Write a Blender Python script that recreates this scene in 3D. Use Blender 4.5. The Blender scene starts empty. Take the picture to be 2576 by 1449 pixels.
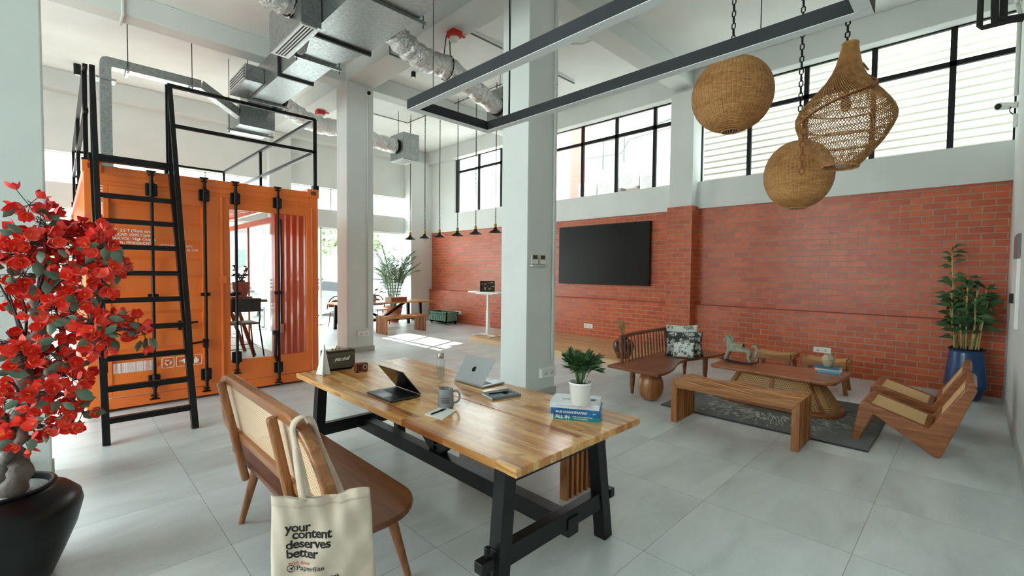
import bpy, bmesh, math, random
from mathutils import Vector as V, Matrix as Mx
SC = bpy.context.scene
COL = SC.collection
RND = random.Random(11)
PI = math.pi
sin, cos = math.sin, math.cos
# ---------------------------------------------------------------- camera model (2576 x 1449)
FPX, PCX, PCY, HC = 1151.0, 1288.0, 724.5, 1.6
_p, _t, _r = [math.radians(a) for a in (45.19, 1.99, 0.57)]
_f = V((cos(_p)*cos(_t), sin(_p)*cos(_t), -sin(_t)))
_rt = V((sin(_p), -cos(_p), 0.0))
_u = _rt.cross(_f)
CR = _rt*cos(_r) + _u*sin(_r)
CU = _u*cos(_r) - _rt*sin(_r)
CF = _f
EYE = V((0, 0, HC))
def ray(x, y):
    return CR*((x-PCX)/FPX) + CU*((PCY-y)/FPX) + CF
def at(x, y, ax, v):                       # world point where the sight line meets plane ax = v
    d = ray(x, y); i = 'xyz'.index(ax)
    return EYE + d*((v-EYE[i])/d[i])
def dep(x, y, d):                          # world point at a given distance along the view axis
    return EYE + ray(x, y)*d
cd = bpy.data.cameras.new('camera')
cam = bpy.data.objects.new('camera', cd); COL.objects.link(cam)
cam.matrix_world = Mx(((CR.x, CU.x, -CF.x, 0), (CR.y, CU.y, -CF.y, 0), (CR.z, CU.z, -CF.z, HC), (0, 0, 0, 1)))
cd.sensor_width = 36.0; cd.lens = 36.0*FPX/2576.0; cd.clip_start = 0.02; cd.clip_end = 300
SC.camera = cam
# ---------------------------------------------------------------- mesh builder
class B:
    def __init__(s):
        s.v = []; s.f = []; s.mi = []; s.m = 0
    def _add(s, vs, fs):
        o = len(s.v); s.v += [V(p) for p in vs]
        for f in fs:
            s.f.append([o+i for i in f]); s.mi.append(s.m)
        return s
    def box(s, a, b):
        (x0, y0, z0), (x1, y1, z1) = a, b
        return s._add([(x0,y0,z0),(x1,y0,z0),(x1,y1,z0),(x0,y1,z0),(x0,y0,z1),(x1,y0,z1),(x1,y1,z1),(x0,y1,z1)],
            [(0,3,2,1),(4,5,6,7),(0,1,5,4),(1,2,6,5),(2,3,7,6),(3,0,4,7)])
    def bar(s, p, q, w, h, up=(0,0,1), w2=None, h2=None):
        p = V(p); q = V(q); d = (q-p).normalized(); up = V(up)
        if abs(d.dot(up)) > .98: up = V((0,1,0)) if abs(d.y) < .9 else V((1,0,0))
        sd = d.cross(up).normalized(); u = sd.cross(d)
        vs = []
        for c, ww, hh in ((p, w, h), (q, w2 or w, h2 or h)):
            for a, b in ((-1,-1),(1,-1),(1,1),(-1,1)):
                vs.append(c + sd*(a*ww/2) + u*(b*hh/2))
        return s._add(vs, [(3,2,1,0),(4,5,6,7),(0,1,5,4),(1,2,6,5),(2,3,7,6),(3,0,4,7)])
    def tube(s, pts, r, n=8, closed=False, cap=True, flat=1.0):
        pts = [V(p) for p in pts]; N = len(pts)
        rr = r if isinstance(r, (list, tuple)) else [r]*N
        tg = []
        for i in range(N):
            a = pts[(i-1) % N] if (closed or i > 0) else pts[i]
            b = pts[(i+1) % N] if (closed or i < N-1) else pts[i]
            tg.append((b-a).normalized())
        ref = V((0,0,1)) if abs(tg[0].z) < .9 else V((1,0,0))
        nx = tg[0].cross(ref).normalized(); vs = []
        for i in range(N):
            t = tg[i]; nx = (nx - t*nx.dot(t)).normalized(); ny = t.cross(nx)
            for k in range(n):
                a = 2*PI*k/n
                vs.append(pts[i] + nx*(cos(a)*rr[i]) + ny*(sin(a)*rr[i]*flat))
        fs = []
        for i in range(N if closed else N-1):
            j = (i+1) % N
            for k in range(n):
                l = (k+1) % n
                fs.append((i*n+k, i*n+l, j*n+l, j*n+k))
        if cap and not closed:
            fs.append(tuple(range(n))[::-1]); fs.append(tuple((N-1)*n+k for k in range(n)))
        return s._add(vs, fs)
    def cyl(s, p, q, r, r2=None, n=12):
        return s.tube([p, q], [r, r if r2 is None else r2], n)
    def lathe(s, prof, c=(0,0,0), n=24, sx=1, sy=1):
        c = V(c); vs = []; fs = []; m = len(prof)
        for k in range(n):
            a = 2*PI*k/n
            for r, z in prof: vs.append(c + V((r*cos(a)*sx, r*sin(a)*sy, z)))
        for k in range(n):
            l = (k+1) % n
            for i in range(m-1): fs.append((k*m+i, l*m+i, l*m+i+1, k*m+i+1))
        return s._add(vs, fs)
    def prism(s, poly, ax, a, b):
        def mk(p, t):
            return (t, p[0], p[1]) if ax == 'x' else ((p[0], t, p[1]) if ax == 'y' else (p[0], p[1], t))
        n = len(poly)
        return s._add([mk(p, a) for p in poly]+[mk(p, b) for p in poly],
            [tuple(range(n))[::-1], tuple(range(n, 2*n))]+[(i, (i+1) % n, n+(i+1) % n, n+i) for i in range(n)])
    def sph(s, c, r, n=14, m=9):
        r = r if isinstance(r, (tuple, list)) else (r, r, r); c = V(c)
        vs = [c+V((0,0,-r[2]))]; fs = []
        for i in range(1, m):
            t = -PI/2+PI*i/m
            for k in range(n):
                a = 2*PI*k/n
                vs.append(c+V((r[0]*cos(t)*cos(a), r[1]*cos(t)*sin(a), r[2]*sin(t))))
        vs.append(c+V((0,0,r[2]))); L = len(vs)-1
        for k in range(n):
            l = (k+1) % n
            fs.append((0, 1+l, 1+k)); fs.append((L, L-n+k, L-n+l))
            for i in range(m-2): fs.append((1+i*n+k, 1+i*n+l, 1+(i+1)*n+l, 1+(i+1)*n+k))
        return s._add(vs, fs)
    def grid(s, fn, nu, nv, cu=False):
        vs = [fn(i/nu, j/nv) for i in range(nu if cu else nu+1) for j in range(nv+1)]
        fs = []
        for i in range(nu):
            k = (i+1) % nu if cu else i+1
            for j in range(nv):
                fs.append((i*(nv+1)+j, k*(nv+1)+j, k*(nv+1)+j+1, i*(nv+1)+j+1))
        return s._add(vs, fs)
    def poly(s, pts):
        return s._add(pts, [tuple(range(len(pts)))])
    def mark(s): return len(s.v)
    def xf(s, M, frm=0):
        for i in range(frm, len(s.v)): s.v[i] = M @ s.v[i]
        return s
INV = {}
def mk(name, b, mat, parent=None, smooth=False, bev=0, seg=2, label=None, local=False, solid=0, sub=0, recalc=True):
    me = bpy.data.meshes.new(name)
    vs = b.v
    if parent is not None and not local:
        iv = INV[parent]; vs = [iv @ v for v in vs]
    me.from_pydata([tuple(v) for v in vs], [], b.f)
    mats = mat if isinstance(mat, (list, tuple)) else [mat]
    for m in mats: me.materials.append(m)
    if len(mats) > 1:
        me.polygons.foreach_set('material_index', b.mi)
    if recalc:
        bm = bmesh.new(); bm.from_mesh(me)
        bmesh.ops.remove_doubles(bm, verts=bm.verts, dist=1e-6)
        bmesh.ops.recalc_face_normals(bm, faces=bm.faces)
        bm.to_mesh(me); bm.free()
    if smooth:
        me.polygons.foreach_set('use_smooth', [True]*len(me.polygons))
        if smooth != 'all':
            try: me.set_sharp_from_angle(angle=math.radians(smooth if smooth is not True else 42))
            except Exception: pass
    o = bpy.data.objects.new(name, me); COL.objects.link(o)
    if parent is not None:
        o.parent = parent; INV[o] = INV[parent]
    if solid:
        m = o.modifiers.new('solid', 'SOLIDIFY'); m.thickness = solid; m.offset = 0
    if bev:
        m = o.modifiers.new('bev', 'BEVEL'); m.width = bev; m.segments = seg; m.limit_method = 'ANGLE'; m.angle_limit = .6; m.harden_normals = False
    if sub:
        m = o.modifiers.new('sub', 'SUBSURF'); m.levels = sub; m.render_levels = sub
    if label: o['label'] = label
    return o
def thing(name, label, cat, loc=(0,0,0), rz=0, group=None):
    o = bpy.data.objects.new(name, None); COL.objects.link(o); o.empty_display_size = .1
    o.location = loc; o.rotation_euler = (0, 0, rz)
    o['label'] = label; o['category'] = cat
    if group: o['group'] = group
    INV[o] = (Mx.Translation(V(loc)) @ Mx.Rotation(rz, 4, 'Z')).inverted()
    return o
def solo(name, b, mat, label, cat, loc=(0,0,0), group=None, **k):
    L = V(loc)
    for i in range(len(b.v)): b.v[i] = b.v[i]-L
    o = mk(name, b, mat, **k); o.location = L
    o['label'] = label; o['category'] = cat
    if group: o['group'] = group
    INV[o] = Mx.Translation(-L)
    return o
def struct(name, b, mat, **k):
    o = mk(name, b, mat, **k); o['kind'] = 'structure'; INV[o] = Mx.Identity(4)
    return o
def dup(root, loc, rz=None, label=None):
    r = root.copy(); COL.objects.link(r); r.location = loc
    if rz is not None: r.rotation_euler = (0, 0, rz)
    if label: r['label'] = label
    for ch in list(root.children):
        c = ch.copy(); COL.objects.link(c); c.parent = r
        for g in list(ch.children):
            d = g.copy(); COL.objects.link(d); d.parent = c
    return r
def text(s, size, M, name, mat, parent, bold=0.0, sp=1.0, shear=0.0, align='LEFT', line=1.0, ext=0.0004, bend=None):
    cu = bpy.data.curves.new('t', 'FONT'); cu.body = s; cu.size = size; cu.offset = bold*size
    cu.space_character = sp; cu.shear = shear; cu.align_x = align; cu.space_line = line; cu.extrude = ext; cu.resolution_u = 3
    o = bpy.data.objects.new('t', cu); COL.objects.link(o)
    dg = bpy.context.evaluated_depsgraph_get()
    me = bpy.data.meshes.new_from_object(o.evaluated_get(dg))
    bpy.data.objects.remove(o); bpy.data.curves.remove(cu)
    b = B(); b._add([v.co.copy() for v in me.vertices], [tuple(p.vertices) for p in me.polygons])
    bpy.data.meshes.remove(me)
    if bend: b.v = [bend(v) for v in b.v]
    else: b.xf(M)
    return mk(name, b, mat, parent)
def frame(o, x, y):                         # matrix: local x -> x, local y -> y, origin o
    x = V(x).normalized(); y = V(y); y = (y-x*y.dot(x)).normalized(); z = x.cross(y); o = V(o)
    return Mx(((x.x,y.x,z.x,o.x),(x.y,y.y,z.y,o.y),(x.z,y.z,z.z,o.z),(0,0,0,1)))
def smoothpath(pts, n=6):                   # catmull-rom
    P = [V(p) for p in pts]; out = []
    for i in range(len(P)-1):
        a = P[max(i-1, 0)]; b = P[i]; c = P[i+1]; d = P[min(i+2, len(P)-1)]
        for k in range(n):
            t = k/n
            out.append(.5*((2*b)+(c-a)*t+(2*a-5*b+4*c-d)*t*t+(3*b-a-3*c+d)*t**3))
    out.append(P[-1]); return out
def chain(b, p, q, L=.035, r=.0035, w=.011, n=6):   # links of a chain from p to q
    p = V(p); q = V(q); D = q-p; N = max(1, int(D.length/(L*.78))); d = D.normalized()
    ref = V((1,0,0)) if abs(d.x) < .9 else V((0,1,0))
    a = d.cross(ref).normalized(); c = d.cross(a)
    for i in range(N):
        m = p+D*((i+.5)/N); s = a if i % 2 else c
        b.tube([m+d*(cos(t)*L*.5)+s*(sin(t)*w) for t in [2*PI*k/n for k in range(n)]], r, 4, closed=True)
# ---------------------------------------------------------------- materials
def lin(c):
    if isinstance(c, str): c = [int(c[i:i+2], 16) for i in (0, 2, 4)]
    return tuple(((x/255)/12.92 if x/255 <= .04045 else ((x/255+.055)/1.055)**2.4) for x in c)+(1,)
class NT:
    def __init__(s, name):
        s.mat = bpy.data.materials.new(name); s.mat.use_nodes = True
        s.t = s.mat.node_tree; s.b = s.t.nodes['Principled BSDF']; s.out = s.t.nodes['Material Output']
        s.co = None
    def n(s, ty, **k):
        o = s.t.nodes.new(ty)
        for a, v in k.items(): setattr(o, a, v)
        return o
    def l(s, a, b): s.t.links.new(a, b)
    def coord(s):
        if not s.co: s.co = s.n('ShaderNodeTexCoord').outputs['Object']
        return s.co
    def map(s, sc=(1,1,1), rot=(0,0,0), loc=(0,0,0), src=None):
        m = s.n('ShaderNodeMapping'); m.inputs['Scale'].default_value = sc; m.inputs['Rotation'].default_value = rot; m.inputs['Location'].default_value = loc
        s.l(src or s.coord(), m.inputs['Vector']); return m.outputs[0]
    def noise(s, vec, scale, detail=4, rough=.55, dist=0):
        o = s.n('ShaderNodeTexNoise'); o.inputs['Scale'].default_value = scale; o.inputs['Detail'].default_value = detail
        o.inputs['Roughness'].default_value = rough; o.inputs['Distortion'].default_value = dist
        s.l(vec, o.inputs['Vector']); return o.outputs[0]
    def ramp(s, fac, stops, interp='LINEAR'):
        r = s.n('ShaderNodeValToRGB'); r.color_ramp.interpolation = interp; e = r.color_ramp.elements
        while len(e) < len(stops): e.new(.5)
        for i, (p, c) in enumerate(stops): e[i].position = p; e[i].color = c if len(c) == 4 else lin(c)
        s.l(fac, r.inputs[0]); return r.outputs[0]
    def mth(s, op, a, b=None, c=None):
        m = s.n('ShaderNodeMath', operation=op)
        for i, v in enumerate((a, b, c)):
            if v is None: continue
            if isinstance(v, (int, float)): m.inputs[i].default_value = v
            else: s.l(v, m.inputs[i])
        return m.outputs[0]
    def mix(s, f, a, b, ty='MIX'):
        m = s.n('ShaderNodeMix', data_type='RGBA', blend_type=ty)
        for i, v in ((0, f), (6, a), (7, b)):
            if isinstance(v, (int, float)): m.inputs[i].default_value = v
            elif isinstance(v, (tuple, str, list)): m.inputs[i].default_value = v if (isinstance(v, tuple) and len(v) == 4) else lin(v)
            else: s.l(v, m.inputs[i])
        return m.outputs[2]
    def bump(s, h, strength=.3, dist=.01):
        o = s.n('ShaderNodeBump'); o.inputs['Strength'].default_value = strength; o.inputs['Distance'].default_value = dist
        s.l(h, o.inputs['Height']); s.l(o.outputs[0], s.b.inputs['Normal']); return o
    def col(s, c): s.l(c, s.b.inputs['Base Color'])
    def alpha(s, a):
        s.l(a, s.b.inputs['Alpha'])
    def xyz(s, src=None):
        o = s.n('ShaderNodeSeparateXYZ'); s.l(src or s.coord(), o.inputs[0]); return o.outputs
def M(name, c, rough=.5, metal=0.0, c2=None, scale=4, stretch=(1,1,1), bump=0, bscale=60, bd=.004, spec=.5, lo=.35, hi=.65, sheen=0, rvar=0, coat=0):
    t = NT(name); b = t.b
    b.inputs['Roughness'].default_value = rough; b.inputs['Metallic'].default_value = metal
    b.inputs['Specular IOR Level'].default_value = spec; b.inputs['Coat Weight'].default_value = coat
    b.inputs['Base Color'].default_value = lin(c)
    if sheen: b.inputs['Sheen Weight'].default_value = sheen
    if c2:
        nz = t.noise(t.map(stretch), scale)
        t.col(t.ramp(nz, [(lo, c), (hi, c2)]))
        if rvar:
            t.l(t.mth('MULTIPLY_ADD', nz, rvar, rough-rvar/2), b.inputs['Roughness'])
    if bump: t.bump(t.noise(t.map(stretch), bscale, 3), bump, bd)
    return t.mat
def wood(name, c1, c2, c3=None, ax='y', rough=.35, sc=1.0, coat=0, spec=.45, isl=0):
    t = NT(name); b = t.b; b.inputs['Roughness'].default_value = rough; b.inputs['Coat Weight'].default_value = coat
    b.inputs['Specular IOR Level'].default_value = spec; b.inputs['Coat Roughness'].default_value = .2
    st = {'x': (.07, 1, 1), 'y': (1, .07, 1), 'z': (1, 1, .07)}[ax]
    v = t.map(st)
    a = t.noise(v, 26*sc, 5, .6, .6); d = t.noise(v, 150*sc, 3, .6); e = t.noise(t.map((st[0]*.5, st[1]*.5, st[2]*.5)), 5*sc, 3)
    k = t.mth('ADD', t.mth('MULTIPLY', a, .6), t.mth('ADD', t.mth('MULTIPLY', d, .2), t.mth('MULTIPLY', e, .35)))
    c = t.ramp(k, [(.42, c1), (.58, c2), (.72, c3 or c2)])
    if isl: c = t.mix(1.0, c, t.mth('MULTIPLY_ADD', t.n('ShaderNodeNewGeometry').outputs['Random Per Island'], isl, 1-isl*.6), 'MULTIPLY')
    t.col(c)
    t.bump(d, .08, .002)
    return t.mat
def brick():
    t = NT('red_brick'); b = t.b
    o = t.xyz()
    u = t.mth('ADD', o[0], o[1])
    cb = t.n('ShaderNodeCombineXYZ'); t.l(u, cb.inputs[0]); t.l(o[2], cb.inputs[1])
    x = t.n('ShaderNodeTexBrick', offset=.5, squash=1.0)
    x.inputs['Scale'].default_value = 1; x.inputs['Mortar Size'].default_value = .0055; x.inputs['Brick Width'].default_value = .2455
    x.inputs['Row Height'].default_value = .0912; x.inputs['Mortar Smooth'].default_value = .2; x.inputs['Bias'].default_value = -.1
    x.inputs['Color1'].default_value = lin((212, 98, 50)); x.inputs['Color2'].default_value = lin((188, 78, 42)); x.inputs['Mortar'].default_value = lin((176, 168, 150))
    t.l(cb.outputs[0], x.inputs['Vector'])
    nz = t.noise(t.map((1, 1, 1.6)), 9, 5, .6)
    k = t.mix(.5, x.outputs[0], t.ramp(nz, [(.3, (190, 190, 190)), (.7, (255, 252, 250))]), 'MULTIPLY')
    n2 = t.noise(t.map(), 1.1, 3)
    k = t.mix(t.mth('MULTIPLY', t.ramp(n2, [(.45, (0, 0, 0)), (.75, (255, 255, 255))]), .12), k, (216, 140, 108))
    t.col(k)
    fac = x.outputs[1]
    t.l(t.mth('MULTIPLY_ADD', fac, .4, .36), b.inputs['Roughness'])
    h = t.mth('SUBTRACT', t.mth('MULTIPLY', nz, .25), fac)
    t.bump(h, .55, .006)
    return t.mat
def floor_mat():
    t = NT('concrete_tile'); b = t.b; o = t.xyz()
    def line(s, off, per, w):
        u = t.mth('DIVIDE', t.mth('SUBTRACT', s, off), per)
        f = t.mth('FRACT', u)
        d = t.mth('ABSOLUTE', t.mth('SUBTRACT', f, .5))
        return t.mth('GREATER_THAN', d, .5-w/per), t.mth('FLOOR', u)
    lx, ix = line(o[0], .69, .84, .0012); ly, iy = line(o[1], 1.29, .85, .0012)
    g = t.mth('MAXIMUM', lx, ly)
    cb = t.n('ShaderNodeCombineXYZ'); t.l(ix, cb.inputs[0]); t.l(iy, cb.inputs[1])
    wn = t.n('ShaderNodeTexWhiteNoise'); t.l(cb.outputs[0], wn.inputs['Vector'])
    sh = t.n('ShaderNodeVectorMath', operation='MULTIPLY_ADD'); t.l(wn.outputs['Color'], sh.inputs[0]); sh.inputs[1].default_value = (40, 40, 0); t.l(t.coord(), sh.inputs[2])
    n1 = t.noise(t.map((.45, 1.3, 1), src=sh.outputs[0]), 2.2, 5, .6, .5); n2 = t.noise(t.coord(), 70, 4, .7)
    k = t.mth('ADD', t.mth('MULTIPLY', n1, .75), t.mth('MULTIPLY', n2, .25))
    c = t.ramp(k, [(.33, (184, 190, 190)), (.5, (206, 212, 212)), (.68, (221, 226, 226))])
    tone = t.mth('MULTIPLY_ADD', wn.outputs['Value'], .08, .95)
    c = t.mix(1.0, c, tone, 'MULTIPLY')
    t.col(t.mix(g, c, (96, 98, 95)))
    t.l(t.mth('MULTIPLY_ADD', n1, .22, .22), b.inputs['Roughness'])
    b.inputs['Specular IOR Level'].default_value = .45
    t.bump(t.mth('SUBTRACT', t.mth('MULTIPLY', n2, .12), g), .25, .003)
    return t.mat
def butcher(name, pal, ax='y', sw=.042, sl=.42, rough=.24):   # glued staves
    t = NT(name); b = t.b; o = t.xyz()
    L, W = (o[1], o[0]) if ax == 'y' else (o[0], o[1])
    Z = t.mth('FLOOR', t.mth('DIVIDE', o[2], .05))
    r = t.mth('FLOOR', t.mth('DIVIDE', W, sw))
    wn = t.n('ShaderNodeTexWhiteNoise', noise_dimensions='1D'); t.l(t.mth('ADD', r, .37), wn.inputs['W'])
    u = t.mth('ADD', t.mth('DIVIDE', L, sl), t.mth('MULTIPLY', wn.outputs['Value'], 7.3))
    cell = t.mth('FLOOR', u)
    cb = t.n('ShaderNodeCombineXYZ'); t.l(r, cb.inputs[0]); t.l(cell, cb.inputs[1])
    w2 = t.n('ShaderNodeTexWhiteNoise', noise_dimensions='2D'); t.l(cb.outputs[0], w2.inputs['Vector'])
    st = (1, .09, 1) if ax == 'y' else (.09, 1, 1)
    sh = t.n('ShaderNodeVectorMath', operation='MULTIPLY_ADD'); t.l(w2.outputs['Color'], sh.inputs[0]); sh.inputs[1].default_value = (9, 9, 9); t.l(t.coord(), sh.inputs[2])
    gr = t.noise(t.map(st, src=sh.outputs[0]), 34, 6, .62, 1.2); fine = t.noise(t.map(st, src=sh.outputs[0]), 240, 2)
    base = t.ramp(w2.outputs['Value'], pal)
    c = t.mix(.62, base, t.ramp(gr, [(.34, (140, 98, 60)), (.47, (232, 214, 188)), (.62, (255, 250, 240))]), 'MULTIPLY')
    kn = t.noise(t.coord(), 9, 2, .4)
    c = t.mix(t.ramp(kn, [(.69, (0, 0, 0)), (.78, (210, 210, 210))]), c, (96, 56, 28))
    fu = t.mth('ABSOLUTE', t.mth('SUBTRACT', t.mth('FRACT', u), .5)); fr = t.mth('ABSOLUTE', t.mth('SUBTRACT', t.mth('FRACT', t.mth('DIVIDE', W, sw)), .5))
    g = t.mth('MAXIMUM', t.mth('GREATER_THAN', fr, .488), t.mth('GREATER_THAN', fu, .4985))
    c = t.mix(t.mth('MULTIPLY', g, .35), c, (80, 48, 24))
    t.col(c)
    b.inputs['Roughness'].default_value = rough; b.inputs['Specular IOR Level'].default_value = .5
    t.bump(fine, .05, .002)
    return t.mat
def cane(name, axes, pitch=.0105, c=(214, 176, 128), c2=(180, 136, 88), hole=.5, diag=True):
    t = NT(name); b = t.b; b.inputs['Roughness'].default_value = .45
    o = t.xyz(); ix = {'x': 0, 'y': 1, 'z': 2}
    def cc(a): return o[ix[a]] if len(a) == 1 else t.mth('ADD', o[ix[a[0]]], o[ix[a[1]]])
    u, v = cc(axes[0]), cc(axes[1])
    k = 2*PI/pitch
    su = t.mth('SINE', t.mth('MULTIPLY', u, k)); sv = t.mth('SINE', t.mth('MULTIPLY', v, k))
    h = t.mth('MULTIPLY', t.mth('MAXIMUM', su, 0.0), t.mth('MAXIMUM', sv, 0.0))
    t.alpha(t.mth('LESS_THAN', h, hole))
    w = t.mth('MULTIPLY', t.mth('SINE', t.mth('MULTIPLY', t.mth('ADD', u, v), k)), t.mth('SINE', t.mth('MULTIPLY', t.mth('SUBTRACT', u, v), k)))
    t.col(t.mix(t.mth('MULTIPLY_ADD', w, .5, .5), c, c2))
    t.bump(h, -.5, .002)
    return t.mat
def glass(name, tint=(245, 250, 248), refl=1.0, rough=0.0):
    t = NT(name); t.t.nodes.remove(t.b)
    tr = t.n('ShaderNodeBsdfTransparent'); tr.inputs[0].default_value = lin(tint)
    gl = t.n('ShaderNodeBsdfGlossy'); gl.inputs['Roughness'].default_value = rough
    lw = t.n('ShaderNodeLayerWeight'); lw.inputs[0].default_value = .5
    fr = t.mth('MULTIPLY_ADD', t.mth('POWER', lw.outputs['Facing'], 5.0), .9*refl, .035*refl)
    mx = t.n('ShaderNodeMixShader'); t.l(fr, mx.inputs[0]); t.l(tr.outputs[0], mx.inputs[1]); t.l(gl.outputs[0], mx.inputs[2])
    t.l(mx.outputs[0], t.out.inputs[0]); return t.mat
def emis(name, c, s):
    t = NT(name); t.b.inputs['Emission Color'].default_value = lin(c); t.b.inputs['Emission Strength'].default_value = s; t.b.inputs['Base Color'].default_value = lin(c); return t.mat
PLASTER = M('painted_plaster', (224, 228, 225), .75, c2=(217, 221, 218), scale=1.3, bump=.12, bscale=22, bd=.006)
SLAB = M('painted_slab', (234, 238, 235), .8, c2=(223, 227, 224), scale=.9, bump=.2, bscale=9, bd=.01)
BRICK = brick(); FLOOR = floor_mat()
BLACK = M('black_powder_coat', (9, 9, 10), .4, bump=.05, bscale=200, spec=.3)
BLACKP = M('black_plastic', (7, 7, 8), .45, spec=.3)
FRAMEB = M('dark_window_frame', (14, 15, 16), .5, spec=.3)
CHAR = M('charcoal_metal', (44, 46, 49), .6, c2=(37, 39, 42), spec=.3, scale=3)
ORANGE = M('orange_paint', (242, 120, 40), .42, c2=(234, 110, 34), scale=1.6, bump=.1, bscale=14, bd=.006, coat=.15)
WHITEP = M('white_plastic', (236, 236, 232), .4)
WHITEC = M('white_ceramic', (240, 241, 239), .25)
LETTER = M('white_lettering', (244, 240, 234), .6)
GALV = M('galvanised_sheet', (172, 176, 176), .33, 1.0, c2=(148, 153, 154), scale=22, stretch=(1, 1, 1), bump=.06, bscale=5, bd=.01, rvar=.25)
FOIL = M('silver_foil', (214, 216, 216), .2, 1.0, c2=(190, 170, 150), scale=6, lo=.5, hi=.75)
GLASS = glass('window_glass')
CLEAR = glass('clear_glass', (250, 253, 252))
RED = M('red_plastic', (196, 30, 30), .4)
WORLD, SUN, EXPO = 1.0, 1.3, 3.3
# ================================================================ SETTING
XW, YL, YR, ZS = 8.9, 13.2, -.33, 5.52
struct('floor', B().box((-5.4, YR-.2, -.12), (9.1, YL+.1, 0)), FLOOR)
struct('ceiling', B().box((-5.6, YR-.2, ZS), (9.4, YL+.3, ZS+.2)), SLAB)
BEAMM = M('painted_beam', (212, 216, 213), .8, c2=(204, 208, 205), scale=1.1, bump=.12, bscale=16, bd=.006)
def sbox(name, a, b, m=PLASTER, **k): return struct(name, B().box(a, b), m, **k)
sbox('ceiling_beam', (-5.3, 8.58, 5.2), (8.75, 8.92, ZS), BEAMM, bev=.012)
sbox('ceiling_beam', (-5.3, 12.86, 5.15), (8.75, YL, ZS), BEAMM, bev=.012)
sbox('ceiling_beam', (-5.3, 3.9, 5.2), (8.75, 4.28, ZS), BEAMM, bev=.012)
sbox('ceiling_beam', (3.97, -.33, 5.2), (4.5, 3.9, ZS), BEAMM, bev=.012)
sbox('ceiling_beam', (3.97, 4.28, 5.2), (4.5, 8.58, ZS), BEAMM, bev=.012)
sbox('ceiling_beam', (3.97, 8.92, 5.2), (4.5, 12.86, ZS), BEAMM, bev=.012)
sbox('ceiling_beam', (8.75, YR, 5.1), (9.1, YL, ZS), BEAMM, bev=.012)
# columns
SKIRT = M('grey_skirting', (176, 178, 172), .6)
def column(x0, y0, x1, y1, sk=.018, z1=5.2):
    c = struct('column', B().box((x0, y0, 0), (x1, y1, z1)), PLASTER, bev=.008)
    if sk: struct('baseboard_column', B().box((x0-sk, y0-sk, 0), (x1+sk, y1+sk, .1)), SKIRT, bev=.004)
    return c
column(4.09, 3.86, 4.64, 4.32)
column(3.94, 8.46, 4.49, 8.9)
column(-.62, 4.58, -.055, 5.05, .012)
column(8.1, 12.78, 8.9, 13.25, 0, 5.15)
column(3.95, 12.98, 4.5, 13.25, 0, 5.15)
# back wall with the screen
sbox('wall_back', (8.9, YR, 1.0), (9.15, YL, 2.865), BRICK)
sbox('trim_1', (8.795, YR, .994), (8.905, YL, 1.006), M('brick_ledge', (150, 72, 48), .7))
sbox('wall_back_wainscot', (8.8, YR, 0), (9.15, YL, .996), BRICK)
for y0, y1 in ((3.82, 4.28), (8.5, 8.96)):
    sbox('wall_back_brick_pier', (8.58, y0-.02, 0), (8.95, y1+.02, 2.9), BRICK)
    sbox('wall_back_pier', (8.61, y0, 2.9), (9.12, y1, 5.1), PLASTER, bev=.006)
sbox('wall_back_band', (8.855, YR, 2.865), (9.15, 3.82, 3.385))
sbox('wall_back_band', (8.855, 4.28, 2.865), (9.15, 8.5, 3.40))
sbox('wall_back_band', (8.855, 8.96, 2.865), (9.15, 12.78, 3.43))
sbox('wall_back_upper', (8.9, 11.58, 3.43), (9.15, YL, 5.1))
def window(n, ax, p, rects, panes, m=FRAMEB, d=.05):
    b = B()
    for (u0, z0, u1, z1) in rects:
        if ax == 'x': b.box((p-d/2, u0, z0), (p+d/2, u1, z1))
        else: b.box((u0, p-d/2, z0), (u1, p+d/2, z1))
    w = struct('window_%d' % n, b, m)
    for (u0, z0, u1, z1) in panes:
        g = B()
        if ax == 'x': g.poly([(p, u0, z0), (p, u1, z0), (p, u1, z1), (p, u0, z1)])
        else: g.poly([(u0, p, z0), (u1, p, z0), (u1, p, z1), (u0, p, z1)])
        mk('pane', g, GLASS, w, recalc=False)
    return w
def grid_window(n, p, y0, y1, z0, z1, bars, zt, w=.07, m=FRAMEB, ax='x', edge=.02):
    R = [(y-w/2, z0, y+w/2, z1) for y in bars]+[(y0, zt-.035, y1, zt+.035)] if zt else [(y-w/2, z0, y+w/2, z1) for y in bars]
    R += [(y0, z0, y1, z0+edge), (y0, z1-edge, y1, z1), (y0, z0, y0+edge, z1), (y1-edge, z0, y1, z1)]
    return window(n, ax, p, R, [(y0, z0, y1, z1)], m)
grid_window(1, 9.0, YR, 3.82, 3.385, 5.1, (.29, 1.17, 2.07, 2.95), 4.59)
grid_window(2, 9.0, 4.28, 8.5, 3.40, 5.1, (4.82, 5.75, 6.69, 7.62), 4.68)
grid_window(3, 9.0, 8.96, 11.58, 3.43, 5.1, (9.53, 10.5, 11.5), 4.71)
# right wall
sbox('wall_right', (-5.3, YR-.2, 0), (9.2, YR, ZS), PLASTER)
sbox('baseboard_right', (-5.3, YR, 0), (8.8, YR+.014, .12), SKIRT)
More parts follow.
